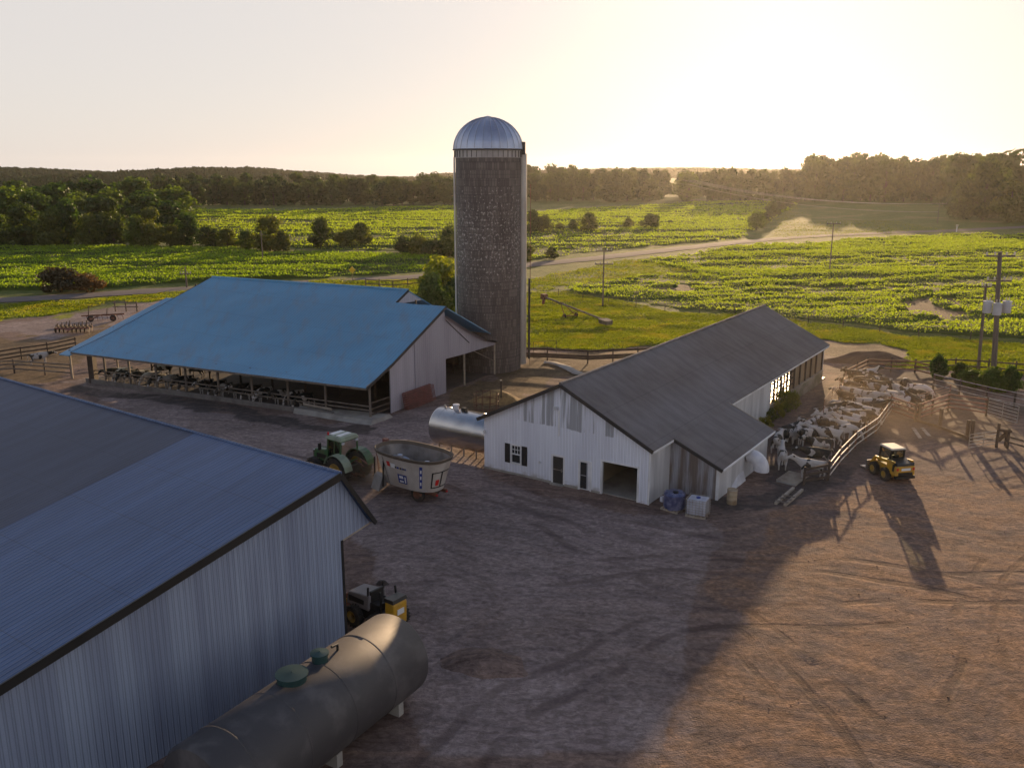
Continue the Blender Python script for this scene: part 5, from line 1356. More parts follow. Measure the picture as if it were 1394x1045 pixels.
def farm_bits():
    # rusty gate panels leaning on the blue barn gable
    p = Vector(G(550, 558)); q = Vector(G(587, 544)); L = (q - p).length
    t = thing('gate_panel_stack', 'stack of rusty red gate panels leaning on the barn gable', 'gate panels', p, math.atan2(q.y - p.y, q.x - p.x))
    for k in range(4):
        m = MB(); y = -.1 - .13 * k; tilt = .25
        for i in range(8): m.tube([(0 + .05 * k, y + tilt * i / 7, .08 + 1.35 * i / 7), (L - .1 * k, y + tilt * i / 7, .08 + 1.35 * i / 7)], .03, 6)
        for x in (0, L / 3, 2 * L / 3, L): m.tube([(x + .02, y, .05), (x + .02, y + tilt, 1.45)], .03, 6)
        m.build('panel', M['rust_red'], t)
    # auger lying in the pasture
    a, b = Vector(G(741, 425)), Vector(G(824, 444))
    d = (b - a); L = d.length
    t = thing('grain_auger', 'long grain auger on wheels parked in the bright pasture', 'grain auger', a, math.atan2(d.y, d.x))
    MB().tube([(0, 0, 2.2), (L, 0, .75)], .13, 10).build('tube', M['wood'], t, True)
    MB().box(-.5, .35, -.35, .35, 1.9, 2.6).build('head', M['rust'], t); MB().tube([(0, 0, 2.2), (-.35, 0, 1.2)], .22, 8).build('spout', M['rust_red'], t)
    MB().hexa([(L - .6, -.6, .35), (L + .8, -.5, .3), (L + .8, .5, .3), (L - .6, .6, .35)], [(L - .6, -.75, .95), (L + .8, -.6, .8), (L + .8, .6, .8), (L - .6, .75, .95)]).build('hopper', M['wood'], t)
    c = L * .45
    MB().beam((c, -.9, .3), (c - 2.2, -.15, 1.95), .08).beam((c, .9, .3), (c - 2.2, .15, 1.95), .08).beam((c, -.9, .3), (c + 1.5, -.1, 1.25), .08).beam((c, .9, .3), (c + 1.5, .1, 1.25), .08).beam((c, -1.0, .35), (c, 1.0, .35), .1).build('undercarriage', M['rust'], t)
    for s in (-1, 1): wheel(t, c, s * 1.0, .36, .2, M['rust'], False)
    # implements on the left beyond the barn
    t = thing('disc_harrow', 'dark red disc harrow parked on the gravel left of the barn', 'farm implement', G(101, 452), rad(5))
    MB().box(-2.1, 2.1, -.6, -.45, .5, .65).box(-2.1, 2.1, .45, .6, .5, .65).beam((0, -.6, .6), (0, -2.0, .5), .14).beam((-1.5, -.6, .6), (0, -1.6, .55), .1).build('frame', M['rust_red'], t)
    for k in range(9):
        x = -2.0 + .5 * k
        MB().lathe([(.02, -.02), (.40, .0), (.02, .02)], 14, (x, -.5, .40), 'X').lathe([(.02, -.02), (.40, .0), (.02, .02)], 14, (x, .5, .40), 'X').build('disc', M['wood_dark'], t)
        MB().beam((x, .1, .6), (x + .1 + .05 * (k % 3), .1, 1.1 + .12 * (k % 4)), .10).beam((x, -.4, .6), (x - .15, .3, .95), .12).build('tine', M['wood_dark'], t)
    t = thing('implement_frame', 'long rusty two wheeled implement frame on the gravel behind the blue barn end', 'farm implement', G(140, 437), rad(12))
    MB().beam((-2.6, 0, .8), (2.8, 0, .9), .16).beam((-2.2, .9, .6), (2.4, .8, .7), .12).beam((-1.5, 0, .8), (-1.4, 1, .6), .12).beam((1.5, 0, .8), (1.6, 1, .6), .12).beam((0, 0, .9), (-1, -2.2, .6), .12).build('frame', M['rust'], t)
    for x in (-1.4, 1.4): wheel(t, x, -.35, .42, .18, M['rust'], False)
    for k in range(8): MB().tube([(-2.3 + k * .65, .9, .7), (-2.2 + k * .65, 1.15, .3), (-2.15 + k * .65, .95, .02)], .03, 5).build('tine', M['rust'], t)
    MB().tube([(-1.7, 0, .9), (-1.6, 0, 2.0), (-1.0, -.2, 2.2)], .06, 6).build('lever', M['wood_dark'], t); MB().tube([(.6, 0, .9), (.7, 0, 1.7)], .06, 6).build('lever', M['wood_dark'], t)
    t = thing('board_rack', 'weathered board rack standing left of the blue barn end', 'rack', G(172, 424), rad(-4))
    for x in (-1.6, 0, 1.6): MB().beam((x, 0, 0), (x, 0, 1.5), .14).build('post', M['wood_dark'], t)
    for z in (.7, 1.3): MB().beam((-1.9, -.1, z), (1.9, -.1, z), .05, .15).build('board', M['wood'], t)
    # planks on the dirt
    for i, (a, b) in enumerate((((1243, 583), (1252, 596)), ((1255, 583), (1265, 594)))):
        a, b = Vector(G(*a)), Vector(G(*b)); d = (b - a)
        t = thing('plank', ('left', 'right')[i] + ' one of two pale planks lying on the corral dirt', 'plank', a, math.atan2(d.y, d.x))
        t['label'] = ('longer pale plank on the corral dirt nearer the pen fence', 'shorter pale plank on the corral dirt nearer the two tall posts')[i]
        mb = MB().box(0, d.length + (.2 if i == 0 else 0), -.14, .14, .02, .07); mb.build('board', M['wood_pale'], t, bevel=.01)
        MB().box(.3, .42, -.16, .16, .075, .1).build('batten', M['wood'], t)
    # slatted ramp at the pen mouth
    t = thing('cattle_ramp', 'slatted pale concrete ramp in front of the pen mouth', 'ramp', G(1079, 652), rad(52))
    MB().box(-1.2, 1.2, -.65, .65, 0, .10).build('base', M['concrete'], t)
    for k in range(9): MB().box(-1.1 + .26 * k, -.98 + .26 * k, -.7, .7, .103, .15).build('slat', M['wood_pale'], t)
    a, b = Vector(G(1062, 688)), Vector(G(1086, 667)); d = b - a
    t = thing('timber_skid', 'pale timber skid lying below the slatted ramp', 'timber', a, math.atan2(d.y, d.x))
    for y in (-.28, .28): MB().box(0, d.length, y - .08, y + .08, 0, .16).build('beam', M['wood_pale'], t)
    for k in range(3): MB().box(.2 + k * .6, .34 + k * .6, -.4, .4, .163, .2).build('crosspiece', M['wood'], t)
    heap('dirt_heap', 'sunlit brown dirt heap between the blue barn and the milking barn', 676, 545, 4.2, 2.4, 1.0, M['hay'], 2)
    heap('dirt_heap', 'low brown dirt mound on the yard beside the near dark tank', 655, 900, 3.4, 2.4, .34, M['ground'], 5)
    heap('dirt_heap', 'dark brown earth bank behind the milking barn end', 1185, 492, 8.5, 3.0, 1.3, M['soil_heap'], 8)
    heap('muck_patch', 'small dark muck clump beyond the compact loader', 520, 795, .8, .5, .22, M['manure_dark'], 11, 'muck')

# ------------------------------------------------------------------ cattle
def cow_mesh(name, pose):
    bm_v, bm_e, rr = [], [], []
    def V(x, y, z, r, ry=None):
        bm_v.append((x, y, z)); rr.append((r, ry or r)); return len(bm_v) - 1
    def E(*ix):
        for a, b in zip(ix, ix[1:]): bm_e.append((a, b))
    pel = V(-.72, 0, 1.09, .31, .36); mid = V(-.15, 0, 1.0, .40, .46); che = V(.42, 0, 1.03, .33, .42); wit = V(.72, 0, 1.16, .22, .31)
    E(pel, mid, che, wit)
    hd = {'up': ((1.02, 0, 1.38), (1.22, 0, 1.56), (1.44, 0, 1.47), (1.62, 0, 1.36)),
          'level': ((1.05, 0, 1.24), (1.32, .04, 1.32), (1.53, .07, 1.22), (1.70, .1, 1.10)),
          'down': ((1.05, 0, .98), (1.30, 0, .72), (1.40, 0, .46), (1.46, 0, .22)),
          'turn': ((1.02, .08, 1.3), (1.20, .24, 1.46), (1.30, .42, 1.38), (1.36, .58, 1.28))}[pose]
    n1 = V(*hd[0], .145, .19); h1 = V(*hd[1], .135, .15); h2 = V(*hd[2], .10, .115); h3 = V(*hd[3], .085, .085)
    E(wit, n1, h1, h2, h3)
    for s in (-1, 1):
        ear = V(hd[1][0] - .06, hd[1][1] + s * .2, hd[1][2] + .04, .035, .06); ear2 = V(hd[1][0] - .09, hd[1][1] + s * .33, hd[1][2] + .0, .03, .05); E(h1, ear, ear2)
        st = .05 * s if pose != 'down' else .12 * s
        a = V(.5 + st * .4, s * .19, .78, .115, .14); b = V(.52 + st, s * .2, .46, .075); c = V(.50 + st, s * .2, .24, .055); d = V(.53 + st, s * .2, .04, .062)
        E(che, a, b, c, d)
        a = V(-.66, s * .22, .84, .15, .19); b = V(-.60 - st, s * .23, .62, .10, .12); c = V(-.86 - st, s * .22, .44, .062, .07); d = V(-.80 - st, s * .22, .22, .05); e = V(-.76 - st, s * .22, .04, .06)
        E(pel, a, b, c, d, e)
    t1 = V(-1.02, 0, 1.22, .05); t2 = V(-1.10, .02, .9, .03); t3 = V(-1.09, .04, .52, .045); E(pel, t1, t2, t3)
    ud = V(-.5, 0, .72, .15, .17); E(pel, ud)
    me = bpy.data.meshes.new(name); me.from_pydata(bm_v, bm_e, [])
    o = bpy.data.objects.new(name, me); COL.objects.link(o)
    sk = o.modifiers.new('skin', 'SKIN'); sk.branch_smoothing = .6
    for i, (a, b) in enumerate(rr):
        sv = me.skin_vertices[0].data[i]; sv.radius = (a, b); sv.use_root = (i == 0)
    sd = o.modifiers.new('sub', 'SUBSURF'); sd.levels = 2; sd.render_levels = 2
    dg = bpy.context.evaluated_depsgraph_get(); dg.update()
    out = bpy.data.meshes.new_from_object(o.evaluated_get(dg))
    bpy.data.objects.remove(o); bpy.data.meshes.remove(me)
    out.polygons.foreach_set('use_smooth', [True] * len(out.polygons))
    out.name = name
    out.materials.clear(); out.materials.append(M['cow_patched'])
    return out

ORD = ['first', 'second', 'third', 'fourth', 'fifth', 'sixth', 'seventh', 'eighth', 'ninth', 'tenth', 'eleventh', 'twelfth', 'thirteenth', 'fourteenth', 'fifteenth', 'sixteenth']

def cattle(R):
    prot = {k: cow_mesh('cow', k) for k in ('up', 'level', 'down', 'turn')}
    looks = {'w': ('cow_mostly_white', 'mostly white cow'), 'p': ('cow_patched', 'black and white patched cow'), 'b': ('cow_mostly_black', 'mostly black cow'), 'r': ('cow_red', 'red and white cow')}
    def put(x, y, deg, look, pose, where, group, sc=1.0):
        m, nm = looks[look]
        o = bpy.data.objects.new('cow', prot[pose]); COL.objects.link(o)
        o.location = (x, y, float(hgt(x, y))); o.rotation_euler.z = rad(deg); o.scale = (sc, sc, sc)
        o.material_slots[0].link = 'OBJECT'; o.material_slots[0].material = M[m]
        tag(o, nm + ' ' + where, 'cow', group)
    rnd = random.Random(4)
    pen = 'cattle crowded in the pen'
    # three cows broadside behind the near fence
    for (px, py), dg, lk, ps, wh in (((1102, 651), 176, 'w', 'up', 'standing broadside nearest the slatted ramp in the pen'), ((1110, 634), 172, 'b', 'level', 'broadside behind the nearest white cow of the pen'), ((1127, 606), 168, 'w', 'level', 'stretched broadside against the sunlit pipe fence'),
                                     ((1064, 636), 75, 'w', 'up', 'seen from behind by the annex corner'), ((1058, 614), 60, 'w', 'level', 'walking ahead of the one seen from behind by the annex'), ((1115, 620), 190, 'p', 'up', 'broadside between the black cow and the fence')):
        x, y, z = G(px, py); put(x, y, dg, lk, ps, wh, pen)
    rows = {
        'along the weedy barn wall': [(1069, 606), (1078, 598), (1087, 602), (1091, 592), (1102, 592), (1110, 583), (1122, 578), (1131, 571)],
        'in the second line from the barn wall': [(1098, 606), (1112, 601), (1123, 592), (1134, 585)],
        'in the crowd halfway up the pen': [(1148, 600), (1158, 596), (1150, 588), (1164, 586), (1157, 577), (1172, 580), (1168, 570), (1180, 574), (1152, 567), (1186, 566), (1176, 562)],
        'at the back of the pen': [(1152, 552), (1164, 548), (1160, 538), (1176, 546), (1187, 552), (1192, 542), (1181, 535), (1170, 530), (1196, 531), (1204, 540), (1190, 524), (1176, 521), (1164, 523)],
        'by the reddish corral rails': [(1212, 552), (1222, 545), (1228, 556), (1238, 548), (1236, 536), (1250, 543), (1258, 552), (1246, 560)]}
    lk = {0: 'pbwpwpwp', 1: 'pwbw', 2: 'wpwpwbwpwbp', 3: 'pwbbwpbbpbbpb', 4: 'wprpbrpb'}
    for ri, (wh, pts) in enumerate(rows.items()):
        L = lk[ri]; cnt = {}
        tot = {c: L.count(c) for c in L}
        for i, (px, py) in enumerate(pts):
            c = L[i]; x, y, z = G(px, py)
            k = cnt.get(c, 0); cnt[c] = k + 1
            base = {0: 60, 1: 200, 2: 175, 3: 150, 4: 120}[ri]
            dg = base + rnd.uniform(-35, 35) + (180 if rnd.random() < .25 else 0)
            w = wh if tot[c] == 1 else ('%s ' % ORD[k]) + 'of its colour ' + wh
            put(x + rnd.uniform(-.15, .15), y, dg, c, rnd.choice(['up', 'level', 'level', 'turn', 'down']), w, pen, rnd.uniform(.93, 1.04))
    # heads through the feed rail of the blue barn
    feed = 'cattle eating at the feed rail of the blue barn'
    xs = [-30.4, -29.2, -28.1, -26.9, -25.6, -24.2, -23.0, -21.6, -20.4, -18.8, -17.4, -16.2, -14.8, -13.4, -11.8, -10.2, -8.8, -7.4]
    pat = 'bpbpwbpbbpbpbbpbpb'
    cnt = {}; tot = {c: pat.count(c) for c in pat}
    fa = math.degrees(math.atan2(-.866, -.5))
    for i, x in enumerate(xs):
        q = R(x, 1.15 + .25 * math.sin(i * 2.1)); c = pat[i]; k = cnt.get(c, 0); cnt[c] = k + 1
        w = 'at the blue barn feed rail' if tot[c] == 1 else '%s of its colour from the corner pier' % ORD[k]
        put(q[0], q[1], fa + rnd.uniform(-8, 8), c, 'down' if i % 3 else 'level', w, feed, rnd.uniform(.95, 1.03))
    # cows standing loose inside the blue barn and in the paddock
    q = R(-24.5, 5.5); put(q[0], q[1], 160, 'b', 'up', 'standing tall inside the open left part of the blue barn', 'cattle loose in the barn and paddock')
    q = R(-27.5, 4.5); put(q[0], q[1], 20, 'p', 'level', 'walking inside the open left part of the blue barn', 'cattle loose in the barn and paddock')
    x, y, z = G(55, 497); put(x, y, 25, 'w', 'level', 'standing alone in the left paddock beside the lean-to', 'cattle loose in the barn and paddock')

# ------------------------------------------------------------------ trees
def crown_pts(n, w, h, z0, blobs, rnd, flat=.75):
    "leaf positions on many overlapping clumps; returns centres and outward normals"
    cs = []
    for i in range(blobs):
        a = rnd.uniform(0, 6.283); t = rnd.uniform(0, 1)
        prof = math.sin(math.pi * min(1, .16 + .84 * t) ** .85) ** .6
        rr = w * .5 * prof * math.sqrt(rnd.uniform(.05, 1)) * .78
        br = w * rnd.uniform(.11, .25)
        cs.append((rr * math.cos(a), rr * math.sin(a), z0 + (h - z0) * (.06 + .84 * t), br))
    cs.sort(key=lambda c: rnd.random())
    P, Nn = [], []
    per = n // blobs + 1
    for x, y, z, r in cs:
        d = RNG.normal(size=(per, 3)); d /= np.linalg.norm(d, axis=1, keepdims=True)
        rad_ = r * (1 - .42 * RNG.uniform(size=(per, 1)) ** 2) * RNG.uniform(.92, 1.1, (per, 1))
        p = d * rad_; p[:, 2] *= flat
        P.append(p + np.array([x, y, z])); Nn.append(d + RNG.normal(size=(per, 3)) * .5)
    P = np.concatenate(P)[:n]; Nn = np.concatenate(Nn)[:n]
    k = P[:, 2] > .02 * h
    return P[k], Nn[k], cs

def tree_proto(seed, n, w, h, z0, blobs, leaf, m, trunk_r, flat=.75):
    rnd = random.Random(seed)
    P, Nn, cs = crown_pts(n, w, h, z0, blobs, rnd, flat)
    cm = quads_mesh('crown', P, RNG.uniform(leaf * .6, leaf * 1.25, len(P)), Nn)
    cm.materials.append(m)
    mb = MB()
    mb.tube([(0, 0, -.3), (rnd.uniform(-.1, .1), 0, h * .25), (rnd.uniform(-.3, .3), rnd.uniform(-.2, .2), h * .55), (rnd.uniform(-.4, .4), 0, h * .85)], [trunk_r, trunk_r * .75, trunk_r * .5, trunk_r * .12], 8)
    for x, y, z, r in cs[:7]:
        s = max(.12 * h, z * .45); mb.tube([(0, 0, s), (x * .5, y * .5, s + (z - s) * .55), (x * .95, y * .95, z)], [trunk_r * .42, trunk_r * .28, trunk_r * .08], 5)
    tm = bpy.data.meshes.new('trunk'); tm.from_pydata(mb.v, [], mb.f); tm.materials.append(M['bark'])
    return cm, tm, w, h

def plant_tree(kind, proto, p, hh, ww, label, cat, group=None, rz=None):
    cm, tm, w, h = proto
    o = thing(kind, label, cat, (p[0], p[1], float(hgt(p[0], p[1]))), random.uniform(0, 6.28) if rz is None else rz, group)
    o.scale = (ww / w, ww / w, hh / h)
    link(bpy.data.objects.new('crown', cm), o); link(bpy.data.objects.new('trunk', tm), o)
    return o

def trees():
    far = [tree_proto(100 + i, 1500, 9.5, 13, .3, 28, .9, M['leaf_far'], .28) for i in range(5)]
    mid = [tree_proto(200 + i, 3800, 9.0, 11, .5, 38, .55, M['leaf_tree'], .26) for i in range(5)]
    lit = [tree_proto(250 + i, 4200, 9.0, 11, .2, 40, .5, M['leaf_shrub'], .22) for i in range(4)]
    shr = [tree_proto(300 + i, 2600, 6.5, 5.5, .15, 26, .42, M['leaf_shrub'], .12) for i in range(4)]
    rnd = random.Random(21)
    def T(kind, protos, px, pyb, pyt, wpx, label, cat='tree', group=None):
        p = at(px, pyb); h = height_for(p, pyt); w = span(p, wpx)
        return plant_tree(kind, rnd.choice(protos), p, h, w, label, cat, group)
    # left grove: front row of rounder shrubs and trees, then taller rows behind
    front = [(4, 335, 292, 50), (36, 336, 278, 54), (70, 337, 290, 44), (96, 335, 272, 44), (124, 337, 292, 40), (156, 335, 268, 46), (186, 338, 294, 36), (208, 338, 282, 44), (236, 337, 306, 34), (262, 336, 292, 36), (286, 338, 306, 36), (310, 339, 310, 34), (336, 341, 314, 30), (368, 342, 294, 50), (386, 342, 312, 22), (-30, 335, 285, 56), (-75, 335, 290, 60)]
    for i, a in enumerate(front):
        T('broadleaf_tree', lit if i % 3 else mid, *a, 'low rounded tree in the sunlit front row of the left grove', group='front row of the left grove')
    for row, (yb, yt, n, x0, x1) in enumerate(((322, 262, 8, -95, 262), (311, 252, 9, -100, 258), (302, 245, 10, -105, 246))):
        for i in range(n):
            px = x0 + (x1 - x0) * (i + .5 + rnd.uniform(-.25, .25)) / n
            T('broadleaf_tree', mid, px, yb + rnd.uniform(-3, 2), yt + rnd.uniform(-7, 10) + (4 if px > 215 else 0), rnd.uniform(46, 74), 'tall dark tree massed in the back rows of the left grove', group='back rows of the left grove')
    # far treelines
    def line(x0, x1, yb, yt, n, wp, label, group, jit=5):
        for i in range(n):
            px = x0 + (x1 - x0) * (i + .5 + rnd.uniform(-.35, .35)) / n
            T('woodland_tree', far, px, yb + rnd.uniform(-1, 1), yt + rnd.uniform(-jit, jit), rnd.uniform(.8, 1.2) * wp, label, group=group)
    line(215, 640, 279, 243, 26, 28, 'dark woodland tree in the far treeline left of the silo', 'far treeline left of the silo')
    line(215, 640, 274, 238, 22, 32, 'woodland tree in the rear rank of the far treeline left of the silo', 'rear rank of the treeline left of the silo', 4)
    line(640, 880, 273, 232, 15, 28, 'woodland tree in the far treeline right of the silo', 'far treeline right of the silo')
    line(650, 900, 268, 227, 14, 32, 'woodland tree in the rear rank of the treeline right of the silo', 'rear rank of the treeline right of the silo', 5)
    T('woodland_tree', far, 835, 275, 246, 40, 'rounded lighter tree in front of the treeline right of the silo', group=None)
    T('woodland_tree', far, 884, 274, 243, 38, 'rounded tree at the right end of the treeline beside the field gap')
    T('woodland_tree', mid, 935, 273, 235, 44, 'lone round tree standing in the gap of the far treeline')
    line(965, 1095, 274, 231, 10, 26, 'hazy woodland tree in the treeline under the sun', 'treeline under the sun')
    line(900, 1095, 268, 232, 11, 30, 'hazy woodland tree in the rear rank of the treeline under the sun', 'rear rank of the treeline under the sun', 3)
    # the big wood on the hill, right
    line(1085, 1320, 274, 214, 17, 36, 'hazy brown green tree in the front of the right hill wood', 'front of the right hill wood', 5)
    line(1095, 1330, 268, 212, 13, 40, 'hazy tree in the rear of the right hill wood', 'rear of the right hill wood', 5)
    line(1290, 1470, 282, 206, 9, 56, 'large tree on the crest behind the right edge of the hill wood', 'crest trees at the right edge', 5)
    T('broadleaf_tree', lit, 1338, 299, 216, 64, 'tall full tree in front of the hill wood near the right edge')
    T('broadleaf_tree', lit, 1312, 298, 240, 44, 'smaller full tree left of the tall one near the right edge')
    T('broadleaf_tree', lit, 1372, 303, 246, 54, 'rounded sunlit tree leaning over the field at the right edge')
    T('broadleaf_tree', mid, 1412, 303, 226, 70, 'tall tree partly cut off by the right edge')
    # hedge running up to the wood
    for i, (px, yb, yt, w) in enumerate(((1030, 313, 288, 26), (1044, 304, 280, 18), (1051, 298, 272, 18), (1056, 293, 268, 18), (1062, 288, 265, 18), (1068, 284, 262, 18), (1074, 280, 258, 18), (1080, 277, 254, 20))):
        T('hedge_tree', mid if i == 0 else far, px, yb, yt, w, 'dark rounded bush at the near end of the hedge by the road' if i == 0 else 'small tree of the hedge climbing to the sunlit wood', 'bush' if i == 0 else 'tree', None if i == 0 else 'hedge climbing to the wood')
    # field shrubs
    for px, yb, yt, w, lb in ((437, 338, 298, 34, 'tall narrow shrub standing in the field left of the silo'), (471, 336, 312, 34, 'left half of the dark low shrub pair in the left field'), (492, 335, 304, 36, 'right and taller half of the dark shrub pair in the left field'),
                              (548, 349, 321, 30, 'dark shrub in the field just left of the silo'), (569, 349, 319, 30, 'dark shrub touching the paler one left of the silo'), (590, 350, 325, 34, 'paler leafy shrub nearest the silo in the field'), (612, 348, 305, 26, 'shrub half hidden behind the left of the silo'), (612, 350, 320, 34, 'low dark shrub behind the left foot of the silo view'),
                              (724, 318, 288, 28, 'dark shrub just right of the silo in the far field'), (740, 317, 293, 26, 'rounded shrub second right of the silo in the far field'), (762, 315, 303, 14, 'tiny shrub between the silo shrubs and the square one'), (780, 314, 299, 16, 'small round shrub left of the square dark one'), (802, 315, 290, 28, 'square dark shrub alone in the far field'), (855, 312, 297, 16, 'small shrub left of the wide one in the far field'), (886, 312, 291, 28, 'wide dark shrub in the middle of the far field'),
                              (716, 356, 330, 26, 'bush behind the silo chute by the road'), (751, 353, 337, 20, 'small pale bush on the road bank right of the silo'), (912, 306, 300, 12, 'faint low shrub right of the wide one in the far field')):
        T('shrub', shr, px, yb, yt, w, lb, 'shrub')
    # bright young tree and the dark bush in front of the silo
    br = tree_proto(401, 5200, 6, 7, .8, 34, .34, M['leaf_bright'], .13)
    p = at(603, 412); plant_tree('young_tree', br, p, height_for(p, 344), span(p, 66), 'bright yellow green young tree just left of the silo', 'tree')
    dk = tree_proto(402, 5200, 6, 4.5, .15, 34, .34, M['leaf_tree'], .12)
    p = at(590, 424); plant_tree('shrub', dk, p, height_for(p, 376), span(p, 58), 'dense dark bush under the bright young tree', 'shrub')
    p = at(622, 416); plant_tree('shrub', dk, p, height_for(p, 380), span(p, 44), 'dark bush at the foot of the silo behind the gable', 'shrub')
    # brown scrub on the left bank
    bn = tree_proto(403, 2600, 6, 4, .1, 22, .32, M['leaf_brown'], .08)
    for px, yb, yt, w, lb in ((82, 398, 366, 62, 'brown dry scrub on the bank of the left road'), (118, 398, 374, 50, 'smaller brown scrub right of the dry scrub on the left bank')):
        p = at(px, yb); plant_tree('scrub', bn, p, height_for(p, yt), span(p, w), lb, 'scrub')
    # bushes by the poles
    for px, yb, yt, w, lb, pr in ((1276, 516, 484, 26, 'upright dark bush on the fence left of the poles', dk), (1306, 516, 494, 30, 'scraggly bush between the upright bush and the leaning pole', shr[1]), (1322, 524, 504, 44, 'low dark bush under the leaning pole', dk), (1350, 532, 502, 40, 'bush wrapped round the foot of the transformer pole', dk), (1374, 532, 500, 34, 'dense dark bush right of the transformer pole', dk)):
        p = at(px, yb); plant_tree('shrub', pr, p, height_for(p, yt), span(p, w), lb, 'shrub')
    # weeds climbing the barn's low wall
    dN = Vector((.556, .831, 0)); Rr = Vector((8.32, 50.98, 0)) + Vector((.831, -.556, 0)) * .35
    wd = tree_proto(404, 520, 2, 1.6, .05, 14, .15, M['weed'], .03)
    for i, (l, hh, ww) in enumerate(((22.5, 1.2, 1.5), (24.0, 1.8, 1.7), (25.4, 2.4, 1.6), (26.8, 2.0, 1.8), (28.2, 1.3, 1.5), (20.5, 1.0, 1.6))):
        q = Rr + dN * l; plant_tree('weed_clump', wd, (q.x, q.y), hh, ww, ('leafy weeds where the annex meets the long barn wall', 'second weed clump along the low barn wall', 'tallest weed clump climbing the low barn wall', 'broad weed clump right of the tallest on the barn wall', 'last small weed clump on the low barn wall', 'short weed clump close behind the annex')[i], 'weeds')

def hills():
    for name, y0, xs, prof, lab in (('hills', 1250, (-1150, -120), [(-1150, 4), (-1000, 4), (-880, 15), (-760, 17), (-640, 9), (-560, 2), (-470, 13), (-400, 17), (-330, 10), (-230, 0), (-120, -1)], 'far hazy wooded hills on the left horizon'), ('hills', 1750, (-150, 1300), [(-150, 4), (100, 12), (330, 16), (520, 12), (800, 14), (1300, 20)], 'far hazy rise on the right horizon')):
        n, k = 220, 26
        vs, fs = [], []
        for i in range(n + 1):
            x = xs[0] + (xs[1] - xs[0]) * i / n
            top = float(np.interp(x, [p[0] for p in prof], [p[1] for p in prof]))
            for j in range(k + 1):
                u = j / k; z = top * math.sin(math.pi * min(1, .02 + u * .9)) ** .6 + 5.0 * (float(fbm(x * .05, j * .9, 61, 3)) - .5) * math.sin(math.pi * u)
                vs.append((x, y0 + (u - .5) * 900, max(z, -2)))
        for i in range(n):
            for j in range(k):
                a = i * (k + 1) + j; fs.append((a, a + k + 1, a + k + 2, a + 1))
        V = np.array(vs); k = RNG.integers(0, len(V), 26000); P = V[k] + RNG.normal(size=(26000, 3)) * np.array([3, 7, .5]) + np.array([0, 0, 1.5])
        P = P[P[:, 2] > 1.0]; sz = RNG.uniform(2.5, 6.5, len(P))
        lm = quads_mesh('leaves', P, sz); lv = np.empty(len(lm.vertices) * 3, np.float32); lm.vertices.foreach_get('co', lv)
        me = np_mesh(name, np.concatenate([V, lv.reshape(-1, 3)]), np.concatenate([np.array(fs), np.arange(len(P) * 4).reshape(-1, 4) + len(V)]), 4)
        me.materials.append(M['hill']); bpy.data.meshes.remove(lm)
        tag(link(bpy.data.objects.new(name, me)), lab, 'hills', kind='structure')

# ------------------------------------------------------------------ air, light, camera
SUN_AZ, SUN_EL = 16.0, 7.4
def haze():
    t = NT('evening_haze')
    v = t.n('VolumePrincipled', ins={'Color': (1.0, .95, .9), 'Density': HAZE, 'Anisotropy': .74})
    t.t.links.new(v.outputs[0], t.out.inputs['Volume'])
    o = MB().box(-1350, 1350, -90, 2300, -3.2, 44).build('haze', t.m)
    tag(o, 'thin golden evening haze over the valley', 'haze', kind='stuff')

def dust(name, label, c, radii, dens, col):
    "drifting dust: a soft ellipsoid of air, densest in its middle"
    t = NT('dust_in_air')
    g = t.n('TexGradient', gradient_type='QUADRATIC_SPHERE', ins={'Vector': t.coord('Object')}).outputs[0]
    f = t.math('MULTIPLY', g, t.math('MULTIPLY', t.ramp(t.noise(t.coord('Object', (2.2, 2.2, 1.2)), 1, 3), .3, .7), dens))
    v = t.n('VolumePrincipled', ins={'Color': col, 'Density': f, 'Anisotropy': .5})
    t.t.links.new(v.outputs[0], t.out.inputs['Volume'])
    n = 24; prof = [(math.sin(math.pi * i / 12) * .999 + .001, -math.cos(math.pi * i / 12)) for i in range(13)]
    o = MB().lathe(prof, n).build(name, t.m); o.location = c; o.scale = radii
    tag(o, label, 'dust', kind='stuff')

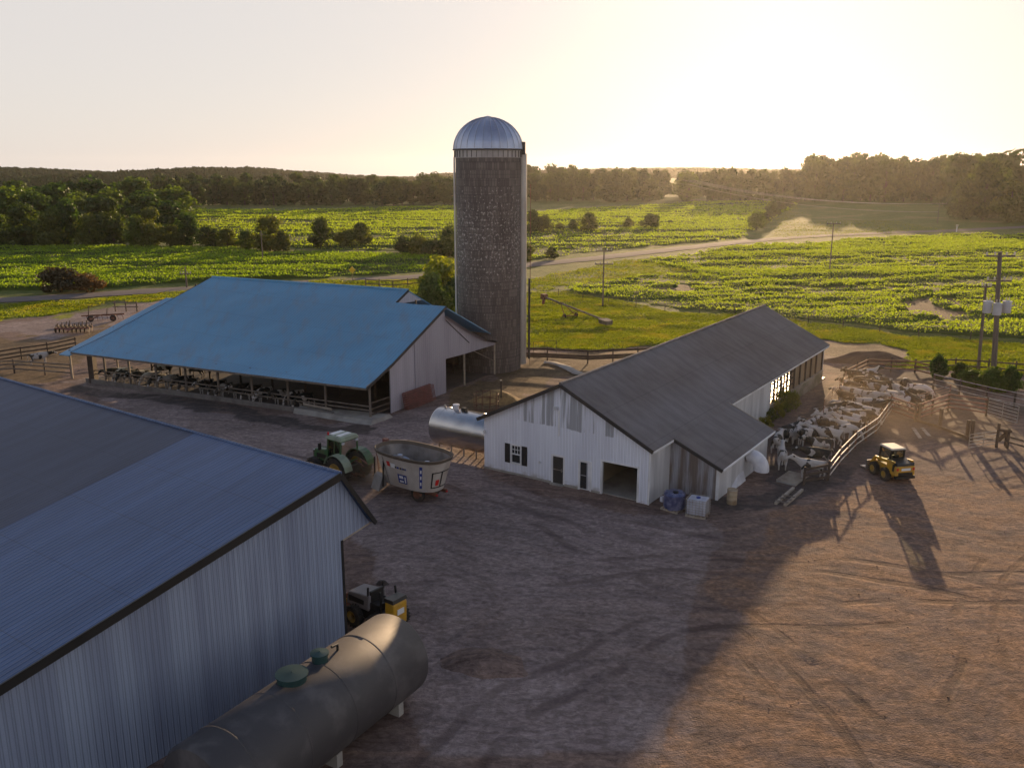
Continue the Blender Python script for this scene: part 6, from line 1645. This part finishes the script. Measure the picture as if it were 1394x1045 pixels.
HAZE = .000048
def world_and_camera():
    w = bpy.data.worlds.new('World'); S.world = w; w.use_nodes = True
    nt = w.node_tree; bg = nt.nodes['Background']
    sk = nt.nodes.new('ShaderNodeTexSky'); sk.sky_type = 'NISHITA'; sk.sun_disc = False
    sk.sun_elevation = rad(SUN_EL); sk.sun_rotation = rad(SUN_AZ); sk.altitude = 200; sk.air_density = .9; sk.dust_density = 1.2; sk.ozone_density = 1.6
    hs = nt.nodes.new('ShaderNodeHueSaturation'); hs.inputs['Saturation'].default_value = .95
    nt.links.new(sk.outputs[0], hs.inputs['Color']); tint = nt.nodes.new('ShaderNodeMix'); tint.data_type = 'RGBA'; tint.blend_type = 'MULTIPLY'; tint.inputs[0].default_value = 1; tint.inputs[7].default_value = (1.0, .94, 1.0, 1)
    nt.links.new(hs.outputs[0], tint.inputs[6]); tc = nt.nodes.new('ShaderNodeTexCoord'); sx = nt.nodes.new('ShaderNodeSeparateXYZ'); nt.links.new(tc.outputs['Generated'], sx.inputs[0])
    mr = nt.nodes.new('ShaderNodeMapRange'); mr.interpolation_type = 'SMOOTHSTEP'; mr.inputs[1].default_value = .85; mr.inputs[2].default_value = .12; mr.inputs[3].default_value = .0; mr.inputs[4].default_value = .92
    nt.links.new(sx.outputs[2], mr.inputs[0])
    veil = nt.nodes.new('ShaderNodeMix'); veil.data_type = 'RGBA'; veil.inputs[7].default_value = (3.6, 3.36, 3.2, 1)      # milky evening haze low in the sky
    nt.links.new(mr.outputs[0], veil.inputs[0]); nt.links.new(tint.outputs[2], veil.inputs[6]); nt.links.new(veil.outputs[2], bg.inputs[0]); bg.inputs[1].default_value = .14
    l = bpy.data.lights.new('sun', 'SUN'); l.energy = 4.8; l.angle = rad(.6); l.color = (1.0, .68, .38)
    o = bpy.data.objects.new('sun', l); COL.objects.link(o)
    d = Vector((math.sin(rad(SUN_AZ)) * math.cos(rad(SUN_EL)), math.cos(rad(SUN_AZ)) * math.cos(rad(SUN_EL)), math.sin(rad(SUN_EL))))
    o.rotation_euler = d.to_track_quat('Z', 'Y').to_euler()
    c = bpy.data.cameras.new('camera'); co = bpy.data.objects.new('camera', c); COL.objects.link(co); S.camera = co
    c.sensor_width = 36; c.lens = 36 * FOC / 1394.; c.clip_end = 8000; c.clip_start = .5
    co.location = (0, 0, CAM_H); co.rotation_euler = (math.pi / 2 - PITCH, 0, 0)
    vs = S.view_settings; vs.view_transform = 'Standard'; vs.look = 'None'; vs.exposure = .62; vs.gamma = 1
    cy = S.cycles; cy.use_denoising = True; cy.max_bounces = 6; cy.diffuse_bounces = 3; cy.glossy_bounces = 3; cy.transmission_bounces = 4; cy.transparent_max_bounces = 12; cy.volume_bounces = 0
    cy.sample_clamp_indirect = 6; cy.volume_max_steps = 64
    cy.use_adaptive_sampling = True; cy.adaptive_threshold = .015

mats()
build_ground(); build_roads()
build_crop('left_crop_field', CROP_LEFT, 'bright green crop field beyond the left road', 13.0, 1.0, 51, .6)
build_crop('far_crop_field', CROP_FAR, 'wide green crop field below the far treelines', 5.0, .9, 57, 1.0)
build_crop('right_crop_field', CROP_RIGHT, 'streaked green crop field between pasture and road on the right', 13.0, .85, 63, .6)
build_grass(); build_litter()
white_barn(); curved_hood()
bb, RB = blue_barn()
near_barn(); silo()
tractor(); mixer_wagon()
skid_steer(25.2, 56.2, rad(102), 'yellow skid steer loader with pale cab roof parked by the pen')
near_loader(); near_tank(); bulk_tank(); totes()
fences(); poles(); farm_bits()
cattle(RB)
trees(); hills()
haze()
dust('dust', 'golden dust drifting over the cattle pen', (27, 68, 1.0), (16, 20, 4.5), .022, (1, .80, .58))
dust('dust', 'golden dust kicked up between tractor and feed mixer', (-8.5, 54.4, .9), (3.4, 2.6, 2.3), .55, (1, .78, .5))
world_and_camera()
